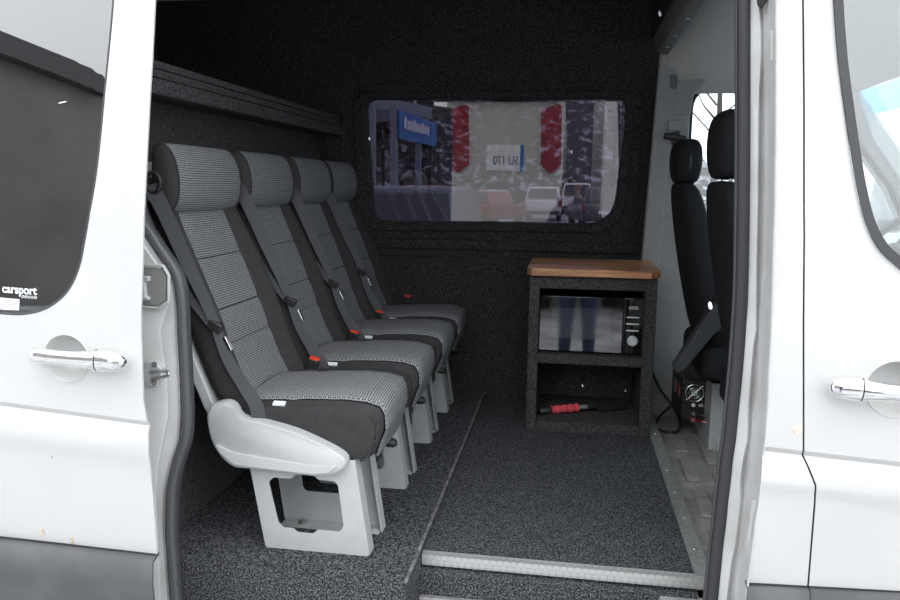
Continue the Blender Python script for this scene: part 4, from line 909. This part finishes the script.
# roof and the far flank, so that the shell is closed
rf = MB().prism(rpoly([(1.66, 2.38), (1.74, 2.66), (1.95, 2.74), (3.3, 2.74), (3.55, 2.66), (3.63, 2.38), (3.60, 2.36), (3.40, 2.69), (1.85, 2.69), (1.69, 2.36)], 0.03), -2.3, 0.9, 'x').build('roof', M['paint'], van, smooth=40)
MB().box(-2.3, 0.42, 3.585, 3.64, 0.40, FLOOR-0.02).build('sill_panel', M['paint'], van)
MB().box(-0.95, 0.42, 1.56, 1.66, 0.28, 0.34).build('sill_panel', M['clad'], van)
for wx in (-2.6+0.9, 1.75):
    pass

# ================================================================== OUTSIDE, beyond the far window
def car(name, label, X, Y, kind, paint, rz=0.0, sc=1.0):
    t = thing(name, label, 'van' if kind == 'van' else 'car', (X, Y, 0), 0)
    w = 0.85*sc if kind != 'van' else 0.92*sc; L_ = 4.3*sc
    H1 = {'car': 0.95, 'van': 1.05, 'suv': 1.05}[kind]*sc; H2 = {'car': 1.45, 'van': 1.90, 'suv': 1.65}[kind]*sc
    rot = Matrix.Rotation(rz, 3, 'Z'); O = Vector((X, Y, 0))
    def T(m_):
        m_.v = [tuple(rot @ Vector(v) + O) for v in m_.v]; return m_
    prof_ = rpoly([(0, 0.32*sc), (0, H1), (L_, H1-0.12), (L_, 0.32*sc)], [0.05, 0.16, 0.2, 0.05])
    T(MB().prism(prof_, -w, w, 'x')).build('body', M[paint], t, smooth=40, bevel=0.05)
    gh = MB()
    y0, y1, y2, y3 = (0.02, 0.35, 2.4, 3.0) if kind != 'van' else (0.0, 0.15, 3.2, 3.7)
    gh.loft([[(-w, y0, H1-0.03), (w, y0, H1-0.03), (w, y3, H1-0.08), (-w, y3, H1-0.08)], [(-w*0.82, y1, H2), (w*0.82, y1, H2), (w*0.82, y2, H2), (-w*0.82, y2, H2)]])
    T(gh).build('cabin', M[paint], t, smooth=30, bevel=0.06)
    f = lambda z: (y0 + (y1-y0)*(z-H1)/(H2-H1))
    za_, zb_ = H1+0.10*(H2-H1), H1+0.85*(H2-H1)
    ww = lambda z: w*(1 - 0.18*(z-H1)/(H2-H1))*0.88
    T(MB().add([(-ww(za_), f(za_)-0.02, za_), (ww(za_), f(za_)-0.02, za_), (ww(zb_), f(zb_)-0.02, zb_), (-ww(zb_), f(zb_)-0.02, zb_)], [(0, 1, 2, 3)])).build('rear_window', M['car_glass'], t, smooth=0)
    for s in (-1, 1):
        T(MB().box(s*w*0.98-0.09, s*w*0.98+0.02*s+0.05, -0.02, 0.1, H1-0.32, H1-0.05)).build('tail_light', M['tail_red'], t)
        for yy in (0.75, 3.5*sc): T(MB().lathe((s*(w-0.1)-0.1, yy, 0.32*sc), (1, 0, 0), [(0.0, 0), (0.30*sc, 0.0), (0.32*sc, 0.04), (0.32*sc, 0.17), (0.30*sc, 0.2), (0, 0.2)], 16)).build('wheel', M['tyre'], t)
    T(MB().box(-0.26, 0.26, -0.03, 0.0, 0.62*sc, 0.73*sc)).build('number_plate', M['white'], t, smooth=0)
    T(MB().box(-w*0.95, w*0.95, -0.06, 0.06, 0.36*sc, 0.52*sc)).build('bumper', M['dk_plastic'], t, bevel=0.03)
    return t
def px_ground(x, Y): return at(x, 190, Y).x
car('parked_van', 'small white van seen rear on through the right part of the window', px_ground(577, 46), 46, 'van', 'car_white')
car('parked_car', 'dark brown car half visible at the lower right of the window', px_ground(606, 30), 30, 'suv', 'car_brown', 0.15)
car('parked_car', 'snowy white car left of centre behind the window', px_ground(492, 40), 40, 'car', 'car_white')
car('parked_car', 'white car right of centre behind the window', px_ground(543, 36), 36, 'suv', 'car_white')
car('parked_car', 'dull red car parked just right of the dark vehicle', px_ground(470, 30), 30, 'car', 'car_red', -0.3)
car('parked_van', 'dark blue grey vehicle filling the lower left of the window', px_ground(408, 11.5), 11.5, 'van', 'car_dark', 0.0, 0.86)
car('parked_car', 'dark red car behind the dark vehicle, below the shelter', px_ground(424, 24), 24, 'suv', 'car_red', 0.1)
# bus shelter with a blue sign
bs = thing('bus_shelter', 'grey shelter with a blue sign board under its roof', 'shelter', (px_ground(395, 17), 17, 0))
xl, xm, xr = at(394, 120, 16).x, at(418.5, 120, 18.2).x, at(432, 120, 19.5).x
z0, z1 = at(394, 110, 16).z, at(394, 138, 16).z
pA, pB, pC = Vector((xl, 16, 0)), Vector((xm, 18.2, 0)), Vector((xr, 19.5, 0))
zt = at(394, 104, 16).z
for p in (pA, pB): MB().box(p.x-0.07, p.x+0.07, p.y-0.07, p.y+0.07, 0, zt).build('post', M['post'], bs)
ox = at(366, 120, 14).x
for p in (Vector((ox, 14.5, 0)),): MB().box(p.x-0.05, p.x+0.05, p.y-0.05, p.y+0.05, 0, zt).build('post', M['post'], bs)
n_ = (pC-pA).normalized(); 
MB().loft([[(pA.x-1.4, pA.y-2.0, zt), (pC.x, pC.y, zt), (pC.x-2.2, pC.y+1.2, zt), (pA.x-3.4, pA.y+0.5, zt)], [(pA.x-1.4, pA.y-2.0, zt+0.28), (pC.x, pC.y, zt+0.28), (pC.x-2.2, pC.y+1.2, zt+0.28), (pA.x-3.4, pA.y+0.5, zt+0.28)]]).build('roof', M['post'], bs, smooth=0)
sg = MB(); pv = Vector((n_.y, -n_.x, 0))*0.06
sg.loft([[pA+pv+Vector((0, 0, z1)), pC+pv+Vector((0, 0, z1)), pC+pv*2+Vector((0, 0, z1)), pA+pv*2+Vector((0, 0, z1))], [pA+pv+Vector((0, 0, z0)), pC+pv+Vector((0, 0, z0)), pC+pv*2+Vector((0, 0, z0)), pA+pv*2+Vector((0, 0, z0))]])
so = sg.build('sign_board', M['blue_sign'], bs, smooth=0)
mbx = MB(); h_ = (z0-z1)
for k in range(9):
    a0 = pA + (pC-pA)*(0.10 + 0.075*k); a1 = pA + (pC-pA)*(0.155 + 0.075*k); e = pv*2.2
    zz0 = z1 + h_*0.38; zz1 = z1 + h_*(0.72 if k % 3 else 0.82)
    mbx.add([a0+e+Vector((0, 0, zz0)), a1+e+Vector((0, 0, zz0)), a1+e+Vector((0, 0, zz1)), a0+e+Vector((0, 0, zz1))], [(0, 1, 2, 3)])
mbx.build('lettering', M['white'], so, smooth=0)
# rocky bank with snow, then woods
gr = []
for j in range(14):
    row = []
    for i in range(50):
        x = -60 + i*1.55; y = 52 + j*2.2
        h = max(0, j-0.5)*1.75*(0.9 + 0.15*math.sin(i*0.7)) + random.uniform(-0.5, 0.7)*(j > 0)
        h *= 1.0 if x < 6 else max(0.1, 1-(x-6)/8)
        row.append((x, y, h-0.1))
    gr.append(row)
o = surf('hillside', gr, M['rock'], None, smooth=0); tag(o, kind='structure')
wd = MB()
for k in range(170):
    x = random.uniform(-58, 3.5); y = random.uniform(54, 82); zb = max(0, (y-52)/2.2*1.5); h = random.uniform(9, 16)
    wd.tube([(x, y, zb-0.5), (x, y, zb+h)], [0.16, 0.03], 5)
    if random.random() < 0.6:
        for q_ in range(6):
            zz = zb + h*(0.25 + 0.12*q_); r_ = (1-0.13*q_)*random.uniform(1.2, 1.9)
            wd.lathe((x, y, zz), (0, 0, 1), [(r_, -0.35), (r_*0.35, 0.7), (0.02, 1.7)], 9)
    else:
        for q_ in range(12):
            zz = zb + h*random.uniform(0.3, 0.95); a_ = random.uniform(0, 6.28); l_ = random.uniform(0.8, 2.0)
            wd.tube([(x, y, zz), (x + l_*math.cos(a_), y + 0.3*l_*math.sin(a_), zz + l_*0.7)], [0.05, 0.012], 4)
o = wd.build('woods', M['needles'], smooth=0); tag(o, 'dark snow dusted woods on the bank behind the parked cars', 'woods', kind='stuff')
# bare tree outside the driver's window
bt = thing('bare_tree', 'faint bare tree seen through the bright cab window', 'tree', (6.6, 24, 0))
tr = MB(); X_ = at(716, 120, 26).x
tr.tube([(X_, 26, 0), (X_+0.1, 26, 4), (X_-0.1, 26, 9)], [0.12, 0.09, 0.03], 6); tr.build('trunk', M['bark'], bt)
for q_ in range(16):
    zz = random.uniform(2.0, 8); a_ = random.choice((0.3, 2.8)) + random.uniform(-0.5, 0.5); l_ = random.uniform(0.8, 2.2)
    MB().tube([(X_, 26, zz), (X_ + l_*0.6*math.cos(a_), 26, zz + l_*0.5), (X_ + l_*math.cos(a_), 26.1, zz + l_*1.1)], [0.035, 0.02, 0.008], 5).build('branch', M['bark'], bt)
# far wing mirror seen through the front door window
fm = thing('wing_mirror', 'pale wing mirror outside the far cab window', 'wing mirror', (1.42, 3.75, 1.6))
MB().prism(rpoly([(1.40, 1.46), (1.50, 1.46), (1.54, 1.70), (1.42, 1.72)], 0.04), 3.70, 3.86, 'y').build('housing', M['galv'], fm, smooth=50)
MB().box(1.40, 1.48, 3.56, 3.72, 1.48, 1.52).build('arm', M['dk_plastic'], fm)

# ================================================================== BEHIND THE PHOTOGRAPHER (mirrored in the glass)
co = thing('white_camper', 'tall cream camper standing opposite the open doorway', 'camper', (-0.93, -3.5, 0))
bx = MB().prism(rpoly([(-1.75, 0.45), (-0.10, 0.45), (-0.10, 3.0), (-1.75, 3.0)], [0.1, 0.1, 0.25, 0.25]), -8.5, -3.50, 'y').build('body', M['cream'], co, smooth=40, bevel=0.05)
for xx in (-1.56, -0.28): MB().prism(rpoly([(xx-0.15, 2.70), (xx+0.13, 2.78), (xx+0.15, 1.95), (xx, 1.82), (xx-0.13, 1.95)], 0.06), -3.52, -3.46, 'y').build('tail_light', M['tail_red'], co, smooth=40)
MB().box(-1.7, -0.15, -3.60, -3.42, 2.80, 2.92).build('spoiler', M['car_white'], co, bevel=0.03)
pln = MB().box(-1.17, -0.65, -3.50, -3.485, 1.86, 2.22).build('number_plate', M['white'], co, bevel=0.004)
MB().box(-0.70, -0.65, -3.486, -3.482, 1.86, 2.22).build('plate_band', M['blue_sign'], pln, smooth=0)
cu = bpy.data.curves.new('tmp', 'FONT'); cu.body = 'SU 170'; cu.size = 0.17
ot = bpy.data.objects.new('tmp', cu); C.objects.link(ot); me = bpy.data.meshes.new_from_object(ot.evaluated_get(bpy.context.evaluated_depsgraph_get()))
for v in me.vertices: v.co = Vector((-0.72 - v.co.x*0.72, -3.480, 1.95 + v.co.y))
bpy.data.objects.remove(ot); link_mesh('plate_lettering', me, M['ink'], pln, smooth=0)
MB().box(-1.72, -0.13, -3.56, -3.40, 0.45, 0.80).build('bumper', M['clad'], co, bevel=0.04)
for s in (-1.55, -0.40): MB().lathe((s, -4.3, 0.36), (1, 0, 0), [(0, 0), (0.34, 0), (0.36, 0.05), (0.36, 0.18), (0, 0.2)], 20).build('wheel', M['tyre'], co)
tk = thing('white_truck', 'white box truck parked beside the cream camper', 'truck', (1.6, -4, 0))
MB().box(0.43, 2.6, -9.0, -3.7, 0.9, 3.4).build('box_body', M['car_white'], tk, bevel=0.04)
MB().box(0.5, 2.5, -8.8, -3.75, 0.45, 0.9).build('chassis', M['dk_plastic'], tk)
for s in (0.5, 2.3): MB().lathe((s, -4.6, 0.45), (1, 0, 0), [(0, 0), (0.43, 0), (0.45, 0.05), (0.45, 0.2), (0, 0.22)], 20).build('wheel', M['tyre'], tk)
gb = thing('dark_backdrop', 'plain dark block added behind the camper and truck to darken the mirrored gap', 'building', (0, -15, 0))  # added unseen block, keeps bright sky out of the mirrored gap
MB().box(-2.4, 2.2, -19, -15, 0, 6.5).build('wall', mat('backdrop_navy', (0.03, 0.033, 0.045), 0.8), gb, smooth=0)
MB().box(-2.6, 2.4, -19.3, -14.7, 6.5, 6.8).build('roof', M['dk_plastic'], gb, smooth=0)
ho = thing('dark_building', 'dark low building with a flat eave across the yard', 'building', (-10, -11, 0))
dv = Vector((0.55, -1.5, 0)).normalized(); nv = Vector((dv.y, -dv.x, 0)); P_ = Vector((-9.56, -8.8, 0)) - dv*6.5; Q_ = P_ + dv*14.5
MB().loft([[P_, Q_, Q_+nv*8, P_+nv*8], [v + Vector((0, 0, 6.7)) for v in (P_, Q_, Q_+nv*8, P_+nv*8)]]).build('wall', M['facade'], ho, smooth=0)
MB().loft([[v + Vector((0, 0, 6.7)) for v in (P_-nv*0.3, Q_-nv*0.3, Q_+nv*8, P_+nv*8)], [v + Vector((0, 0, 7.15)) for v in (P_-nv*0.3, Q_-nv*0.3, Q_+nv*8, P_+nv*8)]]).build('eave', mat('eave', (0.10, 0.10, 0.105), 0.7), ho, smooth=0)

# ---- the person taking the picture, standing where the camera is; seen only as a mirror image
def skin_body(name, nodes, edges, parent, sub=2):
    me = bpy.data.meshes.new(name); keys = list(nodes); ix = {k: i for i, k in enumerate(keys)}
    me.from_pydata([nodes[k][0] for k in keys], [(ix[a], ix[b]) for a, b in edges], [])
    o = bpy.data.objects.new(name, me); C.objects.link(o)
    sk = o.modifiers.new('skin', 'SKIN'); sk.use_smooth_shade = True
    lay = me.skin_vertices[0].data if me.skin_vertices else None
    if lay is None:
        bm = bmesh.new(); bm.from_mesh(me); bm.verts.layers.skin.verify(); bm.to_mesh(me); bm.free(); lay = me.skin_vertices[0].data
    for k in keys: lay[ix[k]].radius = nodes[k][1] if isinstance(nodes[k][1], tuple) else (nodes[k][1],)*2
    lay[0].use_root = True
    sb = o.modifiers.new('round', 'SUBSURF'); sb.levels = sub; sb.render_levels = sub
    bpy.context.view_layer.update()
    m2 = bpy.data.meshes.new_from_object(o.evaluated_get(bpy.context.evaluated_depsgraph_get()))
    bpy.data.objects.remove(o); m2.name = name
    return m2
pe = thing('person', 'person in dark jacket and blue jeans taking the photograph, mirrored in the oven door', 'person', (0.1, -0.22, 0))
nd = {'pelvis': ((0.10, -0.24, 0.97), (0.165, 0.115)), 'belly': ((0.09, -0.25, 1.12), (0.155, 0.11)), 'chest': ((0.07, -0.25, 1.32), (0.185, 0.12)), 'collar': ((0.05, -0.24, 1.45), (0.10, 0.08)), 'neck': ((0.035, -0.215, 1.53), 0.058), 'jaw': ((0.02, -0.175, 1.60), (0.065, 0.075)), 'face': ((0.02, -0.175, 1.67), (0.077, 0.092)), 'skull': ((0.02, -0.195, 1.74), (0.070, 0.085))}
ed = [('pelvis', 'belly'), ('belly', 'chest'), ('chest', 'collar'), ('collar', 'neck'), ('neck', 'jaw'), ('jaw', 'face'), ('face', 'skull')]
for s_, n_ in ((-1, 'left'), (1, 'right')):
    cx = 0.10
    nd.update({n_+'hip': ((cx+s_*0.09, -0.24, 0.90), 0.098), n_+'knee': ((cx+s_*0.095, -0.20, 0.50), 0.062), n_+'calf': ((cx+s_*0.10, -0.23, 0.36), 0.058), n_+'ankle': ((cx+s_*0.105, -0.24, 0.09), 0.046), n_+'heel': ((cx+s_*0.105, -0.25, 0.045), 0.042), n_+'toe': ((cx+s_*0.125, -0.06, 0.035), 0.034)})
    ed += [('pelvis', n_+'hip'), (n_+'hip', n_+'knee'), (n_+'knee', n_+'calf'), (n_+'calf', n_+'ankle'), (n_+'ankle', n_+'heel'), (n_+'heel', n_+'toe')]
    nd.update({n_+'shoulder': ((0.06+s_*0.19, -0.25, 1.41), 0.068), n_+'elbow': ((0.06+s_*0.25, -0.16, 1.17), 0.048), n_+'wrist': ((0.0+s_*0.095, -0.075, 1.50), 0.030), n_+'palm': ((s_*0.082, -0.078, 1.575), (0.034, 0.018))})
    ed += [('collar', n_+'shoulder'), (n_+'shoulder', n_+'elbow'), (n_+'elbow', n_+'wrist'), (n_+'wrist', n_+'palm')]
    for f_ in range(4):
        b_ = (s_*(0.078), -0.085 + 0.0, 1.592 + 0.0); zf = 1.600 + 0.0185*f_; l_ = (0.9, 1.0, 0.96, 0.8)[f_]
        nd[n_+'finger%da' % f_] = ((s_*0.076, -0.052, zf), 0.0088); nd[n_+'finger%db' % f_] = ((s_*(0.076-0.026*l_), -0.034, zf+0.002), 0.0080); nd[n_+'finger%dc' % f_] = ((s_*(0.076-0.046*l_), -0.040, zf+0.002), 0.0070)
        ed += [(n_+'palm', n_+'finger%da' % f_), (n_+'finger%da' % f_, n_+'finger%db' % f_), (n_+'finger%db' % f_, n_+'finger%dc' % f_)]
    nd[n_+'thumb1'] = ((s_*0.066, -0.108, 1.580), 0.0105); nd[n_+'thumb2'] = ((s_*0.045, -0.122, 1.60), 0.009)
    ed += [(n_+'palm', n_+'thumb1'), (n_+'thumb1', n_+'thumb2')]
mb_ = skin_body('body', nd, ed, pe)
bo = link_mesh('body', mb_, M_jeans := mat('blue_jeans', (0.035, 0.055, 0.12), 0.9), pe, smooth=80)
mb_.materials.append(mat('dark_jacket', (0.018, 0.019, 0.026), 0.85)); mb_.materials.append(mat('skin', (0.26, 0.165, 0.125), 0.55)); mb_.materials.append(M['black_plastic'])  # skin toned down in place of shade on the backlit face
for p in mb_.polygons:
    c_ = p.center
    hand = c_.z > 1.545 and c_.y > -0.135 and abs(c_.x) > 0.025 and c_.z < 1.68
    p.material_index = 3 if c_.z < 0.10 else 0 if c_.z < 0.93 else 2 if (hand or (1.57 < c_.z < 1.72 and p.normal.y > 0.35)) else 1
hr_ = MB(); hr_.lathe((0.02, -0.215, 1.70), (0, -0.35, 1), [(0.094, -0.03), (0.099, 0.02), (0.092, 0.07), (0.06, 0.115), (0.0, 0.13)], 16)
hr_.build('head_shade', mb_.materials[1], pe, smooth=70)  # added dark shell standing in for shade on the unlit head
hc_ = Vector((0.02, -0.085, 1.675))
for s_ in (-1, 1):
    MB().lathe(hc_ + Vector((s_*0.032, -0.006, 0)), (0, 1, 0), [(0.0, -0.006), (0.010, -0.002), (0.010, 0.003), (0.0, 0.008)], 12).build('eye', M['white'], pe)
    MB().lathe((0.02 + s_*0.083, -0.19, 1.665), (s_, 0, 0), [(0.0, -0.01), (0.026, -0.004), (0.028, 0.006), (0.0, 0.010)], 12).build('ear', mb_.materials[2], pe)
MB().loft([[(0.02-0.008, -0.09, 1.68), (0.02+0.008, -0.09, 1.68), (0.02, -0.076, 1.68)], [(0.02-0.016, -0.09, 1.64), (0.02+0.016, -0.09, 1.64), (0.02, -0.064, 1.643)]]).build('nose', mb_.materials[2], pe)
MB().tube([(-0.004, -0.098, 1.612), (0.02, -0.088, 1.614), (0.044, -0.098, 1.612)], 0.005, 6).build('mouth', mat('lips', (0.42, 0.20, 0.18), 0.6), pe)
pc_ = thing('photo_camera', 'black camera held at the eye of the person, mirrored in the glass', 'camera', (0, -0.05, 1.60))
MB().box(-0.065, 0.065, -0.062, -0.042, 1.605, 1.695).build('body', M['black_plastic'], pc_, bevel=0.008)
MB().prism(rpoly([(-0.025, 1.69), (0.025, 1.69), (0.016, 1.718), (-0.016, 1.718)], 0.006), -0.062, -0.034, 'y').build('viewfinder_hump', M['black_plastic'], pc_)
MB().lathe((0, -0.042, 1.65), (0, 1, 0), [(0.034, 0), (0.034, 0.034), (0.031, 0.038), (0.026, 0.036), (0.0, 0.030)], 24).build('lens', M['black_plastic'], pc_)

# ================================================================== falling snow
flakes = [(62, 101, 1.30, 0.0100, 'streaky snowflake drifting in front of the sliding door window'),
          (709, 306, 1.25, 0.0075, 'largest snowflake, drifting in front of the dark cab armrest'),
          (582, 386, 2.6, 0.006, 'snowflake drifting in front of the lower cabinet compartment'),
          (625, 391, 2.6, 0.005, 'small snowflake at the right of the lower cabinet compartment'),
          (571, 152, 2.6, 0.006, 'snowflake drifting in front of the window right of its centre'),
          (369, 139, 2.4, 0.006, 'snowflake drifting at the left end of the window'),
          (659, 14, 2.2, 0.009, 'snowflake high in the doorway near the roof bow')]
for x, y, Y, r_, lb in flakes:
    p = at(x, y, Y); k_ = 1.0 if r_ != 0.010 else 0.28
    o = MB().lathe((0, 0, -r_*0.9), (0.3, 0, 1), [(0.0, 0), (r_*0.35*k_, r_*0.25), (r_*0.42*k_, r_*0.9), (r_*0.3*k_, r_*1.5), (0, r_*1.8)], 8).build('snowflake', M['snow'])
    o.location = p; o.rotation_euler = (0, 1.1 if r_ == 0.010 else -0.5, 0); tag(o, lb, 'snowflake', 'falling snowflakes')

# ================================================================== light
w = bpy.data.worlds.new('overcast'); bpy.context.scene.world = w; w.use_nodes = True; nt = w.node_tree
bg = nt.nodes['Background']; tc = nt.nodes.new('ShaderNodeTexCoord'); sx = nt.nodes.new('ShaderNodeSeparateXYZ'); mr = nt.nodes.new('ShaderNodeMapRange')
mr.inputs[1].default_value = 0.0; mr.inputs[2].default_value = 1.0; mr.inputs[3].default_value = 2.6; mr.inputs[4].default_value = 5.2
nt.links.new(tc.outputs['Generated'], sx.inputs[0]); nt.links.new(sx.outputs['Z'], mr.inputs[0]); nt.links.new(mr.outputs[0], bg.inputs['Strength'])
bg.inputs['Color'].default_value = (0.95, 0.975, 1.0, 1)
sc = bpy.context.scene
sc.view_settings.view_transform = 'Standard'; sc.view_settings.look = 'None'; sc.view_settings.exposure = 0.0
sc.cycles.use_denoising = True
